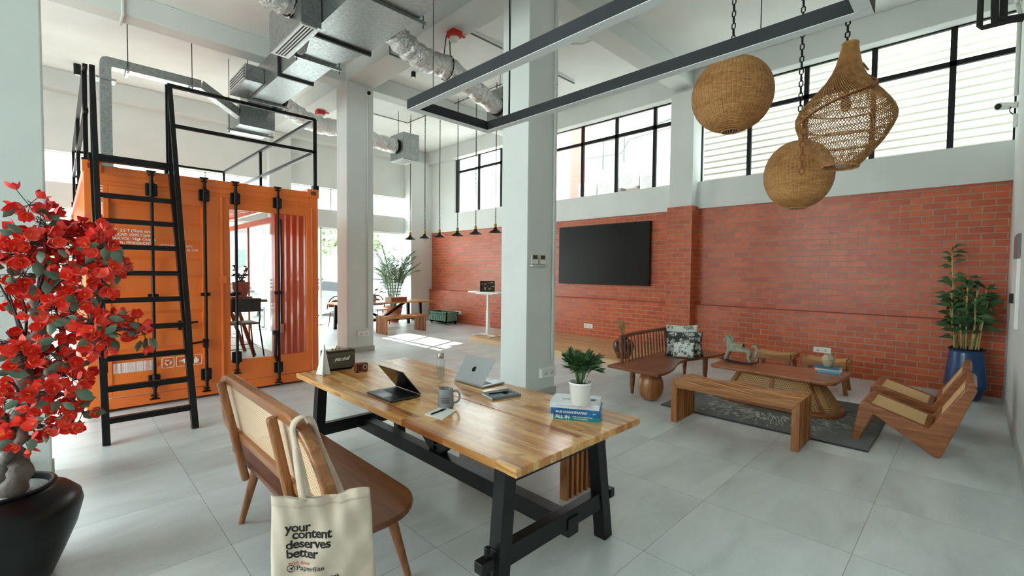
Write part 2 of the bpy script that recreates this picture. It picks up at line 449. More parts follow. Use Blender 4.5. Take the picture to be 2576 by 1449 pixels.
# window wall on the left
WHITEF = M('white_window_frame', (222, 224, 222), .5)
for x0, x1 in ((-5.3, 3.95), (4.5, 8.1)):
    sbox('wall_left_spandrel', (x0, YL-.02, 2.83), (x1, YL+.2, 3.34))
    sbox('wall_left_upper', (x0, YL-.02, 3.97), (x1, YL+.2, 5.15))
sbox('wall_left_light_block', (-5.3, YL-.02, 0), (-1.0, YL+.2, 5.15))  # out of view; closed wall added to cut daylight on the left ceiling
grid_window(4, YL+.1, -1.0, 3.95, 3.34, 3.97, (.9, 2.6), None, .04, WHITEF, 'y')
grid_window(5, YL+.1, 4.5, 8.1, 3.34, 3.97, (5.7, 6.9), None, .04, WHITEF, 'y')
grid_window(6, YL+.1, -1.0, 3.95, 0, 2.83, (0.1, 1.35, 2.6), None, .05, WHITEF, 'y', .03)
grid_window(7, YL+.1, 4.5, 8.1, 0, 2.83, (5.4, 6.75), None, .05, WHITEF, 'y', .03)
# glazed front behind and left of the viewpoint
grid_window(8, -5.3, 2.3, 8.58, 0, 4.9, (3.6, 4.9, 6.1, 7.3), 2.9, .06, FRAMEB)
sbox('wall_front', (-5.4, YR, 4.9), (-5.2, YL, ZS))
sbox('wall_front_light_block', (-5.4, 8.58, 0), (-5.2, YL, 4.9))  # unseen closed stretch, added to dim the left part of the ceiling
sbox('wall_front_light_block', (-5.4, YR, 0), (-5.2, 2.3, 4.9))  # unseen closed stretch, added to keep daylight off the near left column
# ================================================================ OUTSIDE
GROUND = M('pale_paving', (226, 225, 219), .85, c2=(214, 213, 207), scale=.8)
struct('ground_outside', B().box((-60, -60, -.3), (70, 90, -.13)), GROUND)
b = B()
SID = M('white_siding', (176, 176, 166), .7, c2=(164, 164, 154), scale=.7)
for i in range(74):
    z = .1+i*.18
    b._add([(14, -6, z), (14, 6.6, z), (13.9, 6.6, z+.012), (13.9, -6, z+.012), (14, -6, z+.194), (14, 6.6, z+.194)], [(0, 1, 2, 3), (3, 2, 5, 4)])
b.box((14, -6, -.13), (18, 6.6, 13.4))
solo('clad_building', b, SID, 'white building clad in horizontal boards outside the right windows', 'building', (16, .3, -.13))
NB = thing('neighbour_building', 'pale plastered building outside the middle windows behind the air conditioners', 'building', (14, 8, -.13))
mk('wall', B().box((13.2, 6.7, -.13), (17, 10.35, 13)), M('pale_render', (176, 178, 172), .8, c2=(160, 163, 158), scale=1), NB)
mk('red_panel', B().box((13.12, 9.72, 0), (13.2, 10.3, 9)), M('red_cladding', (226, 96, 84), .5), NB)
PIPE = M('grey_pipe', (92, 98, 95), .5)
b = B()
b.tube([(13.1, 9.6, 6.1), (13.1, 8.6, 6.0), (13.1, 7.2, 6.15), (13.1, 5.9, 6.3)], .025, 6)
b.tube([(13.1, 9.6, 5.55), (13.1, 8.2, 5.5), (13.1, 7.9, 5.9), (13.1, 6.0, 6.0)], .015, 6)
b.tube([(13.1, 8.9, 6.0), (13.1, 8.9, 5.1)], .03, 6); b.tube([(13.1, 8.1, 6.1), (13.1, 8.1, 5.2)], .03, 6)
mk('drain_pipe', b, PIPE, NB)
ACW = M('air_conditioner_white', (188, 190, 184), .55)
ac = thing('air_conditioner', 'farthest left of the air conditioner units outside the middle windows', 'air conditioner', (12.9, 9.3, 4.1), 0, 'air conditioners on the neighbouring wall')
mk('casing', B().box((-.16, -.35, 0), (.16, .35, .56)), ACW, ac, local=True, bev=.02)
b = B()
for k in range(7): b.tube([V((-.165, .06, .28))+V((0, cos(t)*(.03+.03*k), sin(t)*(.03+.03*k))) for t in [2*PI*i/20 for i in range(20)]], .005, 4, closed=True)
mk('fan_grille', b, PIPE, ac, local=True)
for yb_ in (-.33, .27): mk('bracket', B().box((-.18, yb_, -.06), (.16, yb_+.06, 0)), PIPE, ac, local=True)
for i, (y, z) in enumerate(((8.5, 4.15), (7.7, 4.3), (6.95, 4.1))):
    dup(ac, (12.9, y, z), None, ('second from the left of the air conditioner units outside the middle windows', 'third from the left of the air conditioner units outside the middle windows', 'rightmost of the air conditioner units outside the middle windows, beside the boarded building')[i])
# street side beyond the left windows
PALE = M('pale_facade', (176, 178, 177), .8, c2=(166, 168, 167), scale=.6)
WINP = M('pale_facade_window', (112, 120, 122), .4)
def facade(name, lab, x0, x1, y, d, h, nx, nz, w=.5):
    t = thing(name, lab, 'building', ((x0+x1)/2, y+d/2, -.13))
    mk('wall', B().box((x0, y, -.13), (x1, y+d, h)), PALE, t)
    for i in range(nx):
        for j in range(nz):
            cx = x0+(x1-x0)*(i+.5)/nx; cz = 1+(h-1.2)*(j+.5)/nz; ww = (x1-x0)/nx*w/2; hh = (h-1.2)/nz*.28
            mk('window', B().box((cx-ww, y-.03, cz-hh), (cx+ww, y+.05, cz+hh)), WINP, t)
    mk('roof', B().box((x0-.4, y-.4, h), (x1+.4, y+d+.4, h+.25)), PALE, t)
    return t
facade('apartment_block', 'pale apartment block across the street, beyond the palm and the left windows', 9, 24, 40, 10, 15, 7, 5)
facade('street_house', 'low pale house across the street seen left of the far column', -3, 8.2, 34, 8, 6.5, 5, 2)
FN = thing('street_fence', 'dark horizontal slat fence along the street beyond the left windows', 'fence', (6, 18.6, -.13))
FD = M('fence_dark', (62, 66, 70), .6)
for i in range(9):
    mk('slat', B().box((-1, 18.6, .05+i*.14), (14, 18.64, .14+i*.14)), FD, FN)
for x in (0, 3.5, 7, 10.5, 13.5): mk('post', B().box((x-.04, 18.64, -.13), (x+.04, 18.72, 1.4)), FD, FN)
def car(lab, x, y, rz, c):
    t = thing('car', lab, 'car', (x, y, -.13), rz)
    prof = [(-2.05, .32), (-2.1, .62), (-1.95, .82), (-1.2, .95), (-.55, 1.38), (.55, 1.42), (1.35, 1.0), (1.95, .92), (2.1, .65), (2.05, .32)]
    b = B().prism(prof, 'y', -.82, .82)
    mk('body', b, c, t, local=True, bev=.09, seg=3)
    g = B()
    for s in (-1, 1): g.prism([(-1.0, .98), (-.52, 1.3), (.5, 1.33), (1.1, 1.0)], 'y', s*.825, s*.832)
    mk('side_window', g, FD, t, local=True)
    for sx in (-1.3, 1.3):
        for s in (-1, 1):
            mk('wheel', B().cyl((sx, s*.68, .31), (sx, s*.86, .31), .31, n=20), BLACKP, t, local=True)
    for ys in (-.78, .5): mk('tail_light', B().box((2.0, ys, .66), (2.1, ys+.28, .82)), RED, t, local=True)
    return t
CARW = M('white_car_paint', (232, 234, 234), .25, coat=.5); CARG = M('grey_car_paint', (120, 128, 136), .3, coat=.5)
car('white car parked outside the left windows, left of the far column', 4.7, 16.3, 1.9, CARW)
car('grey car parked outside behind the tall potted palm', 7.8, 16.4, 1.7, CARG)
LEAFO = M('outdoor_foliage', (150, 160, 132), .8, c2=(124, 136, 108), scale=3)
def bush(lab, x, y, h, r, seed):
    R = random.Random(seed); b = B()
    for i in range(260):
        a = R.uniform(0, 2*PI); t = math.acos(R.uniform(-.6, 1)); q = r*R.uniform(.7, 1)
        c = V((x+q*sin(t)*cos(a), y+q*sin(t)*sin(a), h+q*.8*cos(t)))
        d = V((R.uniform(-1, 1), R.uniform(-1, 1), R.uniform(-1, 1))).normalized(); e = d.orthogonal().normalized()
        s = R.uniform(.2, .4); b.poly([c-d*s, c+e*s*.45, c+d*s, c-e*s*.45])
    t = thing('street_tree', lab, 'tree', (x, y, -.13))
    mk('foliage', b, LEAFO, t, recalc=False)
    mk('trunk', B().cyl((x, y, -.13), (x, y, h), .12, .08), M('bark', (110, 96, 82), .9), t)
bush('leafy street tree beyond the fence, right of the tall palm', 10.5, 22, 3.0, 1.6, 3)
bush('leafy street tree beyond the fence, seen through the orange container', 3.2, 23, 2.6, 1.5, 4)
bush('leafy street tree beyond the fence, behind the red flowers', .2, 22, 2.4, 1.3, 5)
# ================================================================ LIGHT
w = bpy.data.worlds.new('world'); SC.world = w; w.use_nodes = True
bg = w.node_tree.nodes['Background']; bg.inputs[0].default_value = (.84, .945, .985, 1); bg.inputs[1].default_value = WORLD
sl = bpy.data.lights.new('sun', 'SUN'); sl.energy = SUN; sl.angle = math.radians(.3); sl.color = (1, .95, .86)
so = bpy.data.objects.new('sun', sl); COL.objects.link(so)
so.rotation_euler = V((-.716, -.32, -1)).to_track_quat('-Z', 'Y').to_euler(); so.location = (20, 20, 20)
def portal(c, n, sx, sy):
    l = bpy.data.lights.new('window_portal', 'AREA'); l.shape = 'RECTANGLE'; l.size = sx; l.size_y = sy
    o = bpy.data.objects.new('window_portal', l); COL.objects.link(o); o.location = c
    o.rotation_euler = V(n).to_track_quat('-Z', 'Z').to_euler(); l.cycles.is_portal = True
portal((-5.25, 5.44, 2.45), (1, 0, 0), 6.3, 4.9)
portal((3.5, YL+.05, 2), (0, -1, 0), 9.1, 4.0)
portal((8.95, 5.6, 4.25), (-1, 0, 0), 11.9, 1.75)
SC.view_settings.view_transform = 'Standard'; SC.view_settings.look = 'None'; SC.view_settings.exposure = EXPO; SC.view_settings.gamma = 1
SC.view_settings.use_curve_mapping = False
SC.cycles.use_denoising = True
SC.cycles.max_bounces = 10; SC.cycles.diffuse_bounces = 6; SC.cycles.transparent_max_bounces = 24; SC.cycles.glossy_bounces = 4
SC.cycles.sample_clamp_indirect = 6.0; SC.cycles.caustics_reflective = False; SC.cycles.caustics_refractive = False
# ================================================================ CONTAINER
CX0, CX1, CY0, CY1, CZ = .21, 2.68, 6.68, 12.74, 2.74
CT = thing('shipping_container', 'orange shipping container fitted out as a glazed meeting room', 'container', (1.44, 9.7, 0))
ODARK = M('orange_paint_inside', (196, 84, 44), .45)
def corr(n, d, y0, y1):                     # trapezoid profile
    p = (y1-y0)/n; out = []
    for i in range(n):
        y = y0+i*p; out += [(y, 0), (y+p*.3, 0), (y+p*.5, d), (y+p*.8, d)]
    return out+[(y1, 0)]
for x, s in ((CX0+.04, 1), (CX1-.04, -1)):
    b = B()
    pr = corr(20, .036, CY0+.12, CY1-.12) if s > 0 else corr(6, .036, CY0+.12, 8.42)
    vs = [(x+s*d, y, .16) for y, d in pr]+[(x+s*d, y, CZ-.12) for y, d in pr]; n = len(pr)
    b._add(vs, [(i, i+1, n+i+1, n+i) for i in range(n-1)])
    mk('side_panel', b, ORANGE, CT, solid=.012)
b = B(); pr = corr(20, .03, CY0+.12, CY1-.12)
vs = [(CX0+.05, y, CZ-.06+d*.6) for y, d in pr]+[(CX1-.05, y, CZ-.06+d*.6) for y, d in pr]; n = len(pr)
b._add(vs, [(i, i+1, n+i+1, n+i) for i in range(n-1)])
mk('roof', b, ORANGE, CT, solid=.012)
mk('deck', B().box((CX0+.05, CY0+.12, .05), (CX1-.05, CY1-.05, .16)), M('container_deck', (186, 186, 180), .5), CT)
b = B()
for x in (CX0, CX1-.12):
    for y in (CY0, CY1-.12): b.box((x, y, .0), (x+.12, y+.12, CZ-.02))
for x in (CX0, CX1-.07):
    b.box((x+.002, CY0+.12, .03), (x+.07, CY1-.12, .16)); b.box((x+.002, CY0+.12, CZ-.1), (x+.07, CY1-.12, CZ-.03))
for y in (CY0, CY1-.1):
    b.box((CX0+.12, y+.001, .03), (CX1-.12, y+.1, .15)); b.box((CX0+.12, y+.001, CZ-.24), (CX1-.12, y+.1, CZ-.03))
b.box((CX0+.12, CY0-.006, CZ-.13), (CX1-.12, CY0+.02, CZ-.11)); b.box((CX0+.12, CY0-.006, CZ-.2), (CX1-.12, CY0+.02, CZ-.185))
mk('frame', b, ORANGE, CT, bev=.008)
for x in (CX0-.01, CX1-.15):
    for z in (0, CZ-.11):
        c = mk('corner_casting', B().box((x, CY0-.015, z), (x+.16, CY0+.16, z+.12)), ORANGE, CT, bev=.006)
        mk('slot', B().box((x+.045, CY0-.018, z+.035), (x+.115, CY0-.01, z+.09)), M('slot_dark', (120, 52, 20), .6) if 'slot_dark' not in bpy.data.materials else bpy.data.materials['slot_dark'], c)
YD = CY0-.012
# left leaf: solid with shallow horizontal ribs
LD = B()
zs = [.17]
x0, x1 = .36, 1.455
LD.box((x0, YD, .16), (x0+.05, YD+.05, 2.5)); LD.box((x1-.19, YD, .16), (x1, YD+.05, 2.5)); LD.box((x0+.05, YD, 2.36), (x1-.19, YD+.05, 2.5)); LD.box((x0+.05, YD, .16), (x1-.19, YD+.05, .28))
pz = []
for i in range(5):
    z = .28+i*.416; pz += [(z, .012), (z+.17, .012), (z+.21, .038), (z+.376, .038)]
pz.append((2.36, .012)); n = len(pz)
LD._add([(x0+.04, YD+d, z) for z, d in pz]+[(x1-.18, YD+d, z) for z, d in pz], [(i, i+1, n+i+1, n+i) for i in range(n-1)])
ld = mk('door', LD, ORANGE, CT, bev=.006)
mk('seal', B().tube([(1.472, YD-.004, .17), (1.472, YD-.004, 2.5)], .022, 8), ORANGE, ld)
mk('hinge_cover', B().box((1.44, YD-.03, 1.42), (1.52, YD, 1.52)), ORANGE, ld, bev=.006)
RD = B(); x0, x1 = 1.49, 2.6
gx0, gx1, gz0, gz1 = 1.56, 2.515, .43, 2.36
for a, c in (((x0, YD, .16), (gx0, YD+.05, 2.5)), ((gx1, YD, .16), (x1, YD+.05, 2.5)), ((gx0, YD, .16), (gx1, YD+.05, gz0)), ((gx0, YD, gz1), (gx1, YD+.05, 2.5))): RD.box(a, c)
rd = mk('door', RD, ORANGE, CT, bev=.005)
b = B(); b.tube(smoothpath([(2.585, YD, .2), (2.585, YD, .3), (2.585, YD, 2.3), (2.56, YD, 2.44), (2.4, YD, 2.47), (1.6, YD, 2.47)], 5), .014, 6)
mk('seal', b, ORANGE, rd)
mk('pane', B().poly([(gx0, YD+.03, gz0), (gx1, YD+.03, gz0), (gx1, YD+.03, gz1), (gx0, YD+.03, gz1)]), glass('door_glass', (246, 248, 247), 1.4), rd, recalc=False)
# far end glazing, and the glazed part of the right side
b = B(); x = CX1-.05
b.box((x-.03, 8.38, .16), (x+.03, 8.46, CZ-.1)); b.box((x-.03, 8.46, CZ-.34), (x+.03, CY1-.1, CZ-.24))
for y in (9.9, 11.3): b.box((x-.015, y-.02, .16), (x+.015, y+.02, CZ-.3))
sg = mk('side_glazing', b, ORANGE, CT)
mk('pane', B().poly([(x, 8.46, .16), (x, CY1-.1, .16), (x, CY1-.1, CZ-.3), (x, 8.46, CZ-.3)]), GLASS, sg, recalc=False)
b = B()
for x in (CX0+.12, 1.0, 1.9, CX1-.16): b.box((x-.02, CY1-.06, .16), (x+.02, CY1-.02, CZ-.12))
eg = mk('end_glazing', b, WHITEF, CT)
mk('pane', B().poly([(CX0+.1, CY1-.04, .16), (CX1-.1, CY1-.04, .16), (CX1-.1, CY1-.04, CZ-.12), (CX0+.1, CY1-.04, CZ-.12)]), GLASS, eg, recalc=False)
# lock rods
def rod(x, z0, z1):
    b = B(); y = YD-.045
    b.cyl((x, y, z0+.04), (x, y, z1-.04), .017, n=10)
    r = mk('lock_rod', b, BLACK, CT, smooth=True)
    for z, s in ((z0, 1), (z1, -1)):
        c = B()
        c.cyl((x, y, z), (x, y, z+s*.1), .014, n=8)
        c.prism([(x-.05, z-.012*s), (x+.05, z-.012*s), (x+.022, z+.012*s), (x-.022, z+.012*s)], 'y', y-.02, y+.03)
        c.prism([(x-.038, z+.03*s), (x+.038, z+.03*s), (x+.02, z+.045*s), (x-.02, z+.045*s)], 'y', y-.02, y+.03)
        mk('cam', c, BLACK, r)
    for z in (z0+.2, z1-.2):
        mk('rod_guide', B().box((x-.055, YD-.03, z-.07), (x+.055, YD, z+.07)).cyl((x, y, z-.085), (x, y, z+.085), .026, n=10), BLACK, r, bev=.012)
    mk('rod_bracket', B().box((x-.05, YD-.055, 1.27), (x+.05, YD, 1.31)), BLACK, r, bev=.01)
    return r
rod(.777, .1, 2.7); rod(1.288, .1, 2.7); rod(1.622, .27, 2.7); rod(2.124, .07, 2.7)
def handle(x0, x1, z, z2, hub):
    b = B(); b.tube([(x0, YD-.06, z), (x1, YD-.06, z2)], .014, 6); b.box((hub-.025, YD-.075, z-.055), (hub+.025, YD, z+.055))
    return mk('door_handle', b, BLACK, CT, bev=.004)
handle(.83, 1.2, .93, .96, 1.03); handle(1.06, 1.31, .69, .72, 1.28)
mk('door_handle', B().tube([(2.085, YD-.05, .74), (2.07, YD-.055, .45), (2.1, YD-.05, .36)], .022, 6).box((2.05, YD-.06, .72), (2.12, YD, .78)), BLACK, CT, bev=.006)
# vent on the side
mk('vent', B().box((CX0+.015, CY0+.25, 2.15), (CX0+.05, CY0+.55, 2.45)), M('vent_dark', (60, 50, 44), .6), CT)
# lettering
FM = lambda x, z: frame((x, YD-.002, z), (1, 0, 0), (0, 0, 1))
FY = YD+.009
def T(s, x, z, size, **k): return text(s, size, frame((x, FY-.001, z), (1, 0, 0), (0, 0, 1)), 'lettering', LETTER, CT, **k)
T('WT: 3.5 T (Think tank)\nCU.CAP: 100% Clarity\nMAX.VOL: High Output\nSERIAL: PF/2025/CNT', .412, 2.008, .0425, bold=.014, sp=.95, line=1.07)
T('MODULE TEMP: 24\u00b0C', .843, 1.857, .038, bold=.012, sp=.93); T('STATUS: ACTIVE', .965, 1.812, .038, bold=.012, sp=.93)
b = B(); x = .418; R2 = random.Random(5)
while x < .80:
    wd = R2.choice((.003, .003, .005, .008)); b.box((x, FY-.001, .425), (x+wd, FY+.001, .54)); x += wd+R2.choice((.002, .003, .005))
mk('barcode', b, LETTER, CT)
def rrect(b, x0, z0, x1, z1, r=.015):
    pts = []
    for cx, cz, a0 in ((x1-r, z1-r, 0), (x0+r, z1-r, 90), (x0+r, z0+r, 180), (x1-r, z0+r, 270)):
        for k in range(4):
            a = math.radians(a0+30*k); pts.append((cx+r*cos(a), FY, cz+r*sin(a)))
    b.tube(pts, .0035, 4, closed=True)
b = B(); rrect(b, .853, .43, .968, .55); rrect(b, .99, .43, 1.247, .55)
for k in range(3):
    a = math.radians(90+120*k); c = V((.91, FY-.001, .49))
    b.bar(c+V((cos(a-.5), 0, sin(a-.5)))*.03, c+V((cos(a+.6), 0, sin(a+.6)))*.03, .003, .013, (cos(a), 0, sin(a)))
    b.poly([c+V((cos(a+.6), 0, sin(a+.6)))*.045, c+V((cos(a+1.1), 0, sin(a+1.1)))*.03, c+V((cos(a+.6), 0, sin(a+.6)))*.016])
b.poly([(1.01, FY-.001, .49), (1.1, FY-.001, .53), (1.07, FY-.001, .455), (1.055, FY-.001, .487)])
b.poly([(1.165, FY-.001, .45), (1.145, FY-.001, .48), (1.16, FY-.001, .5), (1.165, FY-.001, .49), (1.185, FY-.001, .535), (1.2, FY-.001, .5), (1.21, FY-.001, .51), (1.215, FY-.001, .475), (1.2, FY-.001, .45)])
mk('handling_symbol', b, LETTER, CT, recalc=False)
# inner cable with socket
cb_ = mk('cable', B().tube([(2.585, 7.95, 2.42), (2.59, 7.93, 1.7), (2.585, 7.94, 1.2), (2.59, 7.95, .72)], .014, 6), BLACKP, CT)
mk('socket', B().box((2.55, 7.86, .58), (2.6, 8.02, .72)), WHITEP, CT, bev=.006)
# ---------------------------------------------------------------- guard rail
GR = thing('guard_rail', 'black steel guard rail around the roof of the orange container', 'railing', (1.44, 9.2, CZ))
S = .04
def rl(n, p, q, s=S): return mk(n, B().bar(p, q, s, s), BLACK, GR)
yf, yb, xl, xr = CY0+.04, 11.78, .245, 2.655
for z, n in ((3.75, 'top_rail'), (3.29, 'mid_rail')):
    rl(n, (.95, yf, z), (xr, yf, z)); rl(n, (xr, yf, z), (xr, yb, z)); rl(n, (xl, yb, z), (xr, yb, z)); rl(n, (xl, yf, z), (xl, yb, z))
for p in ((.95, yf), (xr, yf), (xr, 9.2), (xr, yb), (xl, yb), (xl, 9.2), (xl, yf+.2)):
    q = rl('post', (p[0], p[1], CZ-.02), (p[0], p[1], 3.75)); mk('base_plate', B().box((p[0]-.04, p[1]-.04, CZ-.02), (p[0]+.04, p[1]+.04, CZ+.07)), BLACK, q)
# ---------------------------------------------------------------- ladder
LA = thing('ladder', 'black steel ladder with handrails leaning on the orange container front', 'ladder', (.62, 5.5, 0))
y0, y1, zt = 5.46, 6.6, 2.78
def ly(z): return y0+(y1-y0)*z/zt
for x in (.287, .955):
    st = mk('stringer', B().bar((x, ly(0), 0), (x, ly(zt), zt), .055, .075, (0, -1, 0)), BLACK, LA)
    h = B(); hz = .62
    h.bar((x+.01, 6.68, 3.74), (x+.01, ly(1.05)-.1, 1.05), .045, .045, (0, -1, 0)); h.bar((x+.01, ly(1.05)-.1, 1.07), (x+.01, ly(hz)-.03, hz), .045, .045, (0, -1, 0))
    h.bar((x+.01, 6.66, CZ), (x+.01, 6.66, 3.75), .045, .045)
    mk('handrail', h, BLACK, LA)
mk('landing_bar', B().box((.25, 6.56, CZ-.0), (1.0, 6.66, CZ+.07)), BLACK, LA)
for i in range(9):
    z = .2+i*.27
    mk('rung', B().bar((.3, ly(z), z), (.945, ly(z), z), .06, .05), BLACK, LA)
# ---------------------------------------------------------------- inside the container
TEAK = wood('teak', (120, 70, 40), (152, 94, 56), (172, 112, 70), 'y', .38)
TEAKX = wood('teak_x', (120, 70, 40), (152, 94, 56), (172, 112, 70), 'x', .38)
TEAKZ = wood('teak_z', (120, 70, 40), (152, 94, 56), (172, 112, 70), 'z', .38)
PX = at(607, 715, 'y', 8.6).x
HT = thing('bar_table', 'wooden bar table on splayed legs inside the orange container', 'table', (1.95, 8.7, .16))
mk('tabletop', B().box((1.62, 8.35, 1.06), (2.5, 9.1, 1.1)), TEAKX, HT, bev=.005)
for x, y in ((1.55, 8.45), (2.3, 8.45), (1.55, 9.0), (2.3, 9.0)):
    s = -1 if x < 1.9 else 1
    mk('leg', B().bar((x-s*.25, y, 1.06), (x+s*.02, y, .16), .05, .05), TEAKZ, HT)
def bar_stool(loc, rz, lab):
    t = thing('bar_stool', lab, 'stool', loc, rz, 'bar stools in the container')
    mk('seat', B().box((-.2, -.2, .6), (.2, .2, .63)), M('grey_seat', (120, 124, 124), .4) if 'grey_seat' not in bpy.data.materials else bpy.data.materials['grey_seat'], t, local=True, bev=.012)
    b = B().grid(lambda u, v: (-.22+.44*u, -.2-.07*sin(PI*u), .8+.2*v), 10, 2)
    mk('backrest', b, BLACKP, t, local=True, solid=.014)
    for sx in (-1, 1):
        mk('leg', B().tube([(sx*.2, -.19, .98), (sx*.21, -.2, .7), (sx*.2, -.19, .6), (sx*.26, -.26, 0)], .011, 6), BLACK, t, local=True)
        mk('leg', B().tube([(sx*.18, .18, .61), (sx*.24, .24, 0)], .011, 6), BLACK, t, local=True)
    b = B().tube([(-.235, -.235, .24), (.235, -.235, .24), (.235, .235, .24), (-.235, .235, .24)], .008, 6, closed=True)
    mk('footrest', b, BLACK, t, local=True)
bar_stool((2.0, 7.95, .16), 0, 'black bar stool nearest the glass door of the container')
bar_stool((2.12, 9.42, .16), PI, 'black bar stool on the far side of the container bar table')
TB = thing('round_tray', 'stack of round wooden boards under the plant on the bar table', 'tray', (PX, 8.6, 1.1))
mk('board', B().lathe([(0, 0), (.17, 0), (.17, .025), (0, .025)], n=28), TEAK, TB, local=True)
mk('board', B().lathe([(0, .026), (.16, .026), (.16, .05), (0, .05)], n=28), TEAK, TB, local=True)
TERR = M('terracotta', (196, 122, 84), .7, c2=(176, 104, 68), scale=5)
LEAFD = M('dark_green_leaf', (46, 74, 44), .45, c2=(66, 96, 56), scale=14)
PP = thing('potted_succulent', 'leafy succulent in a terracotta pot on the container bar table', 'plant', (PX, 8.6, 1.15))
mk('pot', B().lathe([(0, 0), (.075, 0), (.125, .12), (.13, .24), (.12, .24), (.11, .2), (0, .2)], n=24), TERR, PP, local=True, smooth=True)
b = B(); R3 = random.Random(9)
for k in range(9):
    a = R3.uniform(0, 6.28); tip = V((cos(a)*R3.uniform(.06, .16), sin(a)*R3.uniform(.06, .16), R3.uniform(.32, .5)))
    pts = smoothpath([(0, 0, .2), (tip.x*.4, tip.y*.4, .33), tip], 5); b.tube(pts, .008, 5)
    for p in pts[2::2]:
        b.sph(p+V((R3.uniform(-.03, .03), R3.uniform(-.03, .03), .01)), (.03, .022, .014), 7, 4)
mk('foliage', b, LEAFD, PP, local=True)
# ================================================================ CEILING SERVICES
DT = thing('air_duct', 'large galvanised main air duct hung under the ceiling', 'duct', (2.7, 6.5, 4.6))
def sect(y0, a, y1, c): # hexahedral duct section between (x0,x1,z0,z1) at y0 and y1
    b = B(); vs = []
    for y, (xa, xb, za, zb) in ((y0, a), (y1, c)): vs += [(xa, y, za), (xb, y, za), (xb, y, zb), (xa, y, zb)]
    return b._add(vs, [(3, 2, 1, 0), (4, 5, 6, 7), (0, 1, 5, 4), (1, 2, 6, 5), (2, 3, 7, 6), (3, 0, 4, 7)])
sm, bg_ = (2.48, 2.95, 4.6, 5.06), (2.33, 3.1, 4.6, 5.08)
GDK = M('dark_flange', (62, 64, 64), .5, .6)
mk('section', sect(-.2, bg_, 5.98, bg_), GALV, DT)
mk('section', sect(5.98, bg_, 6.55, sm), GALV, DT)
mk('section', sect(6.55, sm, 7.6, sm), GALV, DT)
mk('section', sect(7.6, sm, 9.75, sm), GALV, DT)
mk('end_box', B().box((2.4, 9.5, 4.25), (3.0, 10.3, 4.62)), GALV, DT)
for y, s in ((5.98, bg_), (7.6, sm), (3.6, bg_), (1.5, bg_)):
    b = B(); a0, a1, z0, z1 = s; e = .035
    b.box((a0-e, y-.018, z0-e), (a1+e, y+.018, z0)); b.box((a0-e, y-.018, z1), (a1+e, y+.018, z1+e)); b.box((a0-e, y-.018, z0), (a0, y+.018, z1)); b.box((a1, y-.018, z0), (a1+e, y+.018, z1))
    mk('flange', b, GDK, DT)
for y, s in ((6.72, sm), (4.75, bg_), (9.0, sm), (9.9, (2.4, 3.0, 4.25, 5))):
    b = B(); b.box((s[0]-.1, y-.02, s[2]-.045), (s[1]+.1, y+.02, s[2]-.005))
    mk('hanger_bar', b, GALV, DT)
    for x in (s[0]-.07, s[1]+.07): mk('hanger_rod', B().cyl((x, y, s[2]-.09), (x, y, ZS), .006, n=6), GDK, DT)
def diffuser(name, lab, a, c, slot, n, ax, parent_kind='air diffuser'):
    t = thing(name, lab, parent_kind, ((a[0]+c[0])/2, (a[1]+c[1])/2, a[2]))
    mk('plenum_box', B().box(a, c), GALV, t, bev=.004)
    b = B(); g = B()
    (u0, v0, u1, v1) = slot
    for k in range(n+1):
        w = v0+(v1-v0)*k/n
        if ax == 'z': b.box((w-.007, u0, a[2]-.012), (w+.007, u1, a[2]))
        elif ax == 'x': b.box((a[0]-.014, u0, w-.007), (a[0], u1, w+.007))
    if ax == 'z':
        b.box((v0-.02, u0-.02, a[2]-.014), (v0, u1+.02, a[2])); b.box((v1, u0-.02, a[2]-.014), (v1+.02, u1+.02, a[2])); b.box((v0, u0-.02, a[2]-.014), (v1, u0, a[2])); b.box((v0, u1, a[2]-.014), (v1, u1+.02, a[2]))
        g.box((v0, u0, a[2]-.004), (v1, u1, a[2]-.001))
    else: g.box((a[0]-.004, u0, v0), (a[0]-.001, u1, v1))
    mk('grille', b, M('grille_aluminium', (214, 217, 217), .4, .3) if 'grille_aluminium' not in bpy.data.materials else bpy.data.materials['grille_aluminium'], t)
    mk('throat', g, BLACKP, t)
    if name == 'box_diffuser':
        for x in (a[0]+.05, c[0]-.05): mk('hanger_rod', B().cyl((x, (a[1]+c[1])/2, c[2]), (x, (a[1]+c[1])/2, ZS), .006, n=6), GDK, t)
    return t
diffuser('slot_diffuser', 'galvanised box with a slotted white grille underneath, left of the large duct', (2.08, 5.66, 4.52), (2.325, 6.78, 5.05), (5.7, 2.12, 6.7, 2.26), 4, 'z')
diffuser('side_diffuser', 'small box with a louvred side grille on the narrow end of the large duct', (2.2, 8.35, 4.66), (2.475, 9.3, 4.92), (8.4, 4.7, 9.25, 4.88), 4, 'x')
diffuser('box_diffuser', 'galvanised diffuser box at the far end of the silver flexible duct near the hanging lamps', (5.95, 9.75, 4.32), (6.4, 10.35, 4.95), (9.8, 6.0, 10.3, 6.3), 6, 'z')
diffuser('box_diffuser', 'galvanised diffuser box mostly behind the middle column', (5.75, 5.9, 4.35), (6.2, 6.5, 4.95), (5.95, 5.8, 6.45, 6.1), 6, 'z')
def flex(lab, pts, r, seed, collar=True):
    t = thing('flexible_duct', lab, 'duct', pts[0])
    P = smoothpath(pts, 14); R = random.Random(seed); N = len(P); n = 22; b = B()
    rr = [r*(1+.07*sin(i*1.15)+R.uniform(-.04, .04)) for i in range(N)]
    b.tube(P, rr, n, cap=True)
    for i in range(len(b.v)): b.v[i] += V((R.uniform(-1, 1), R.uniform(-1, 1), R.uniform(-1, 1)))*.011
    mk('sleeve', b, FOILC, t, smooth='all')
    if collar:
        for p, q in ((P[0], P[1]), (P[-1], P[-2])):
            d = (q-p).normalized(); mk('collar', B().cyl(p-d*.05, p+d*.04, r*1.04, n=20), BLACKP, t)
    return t
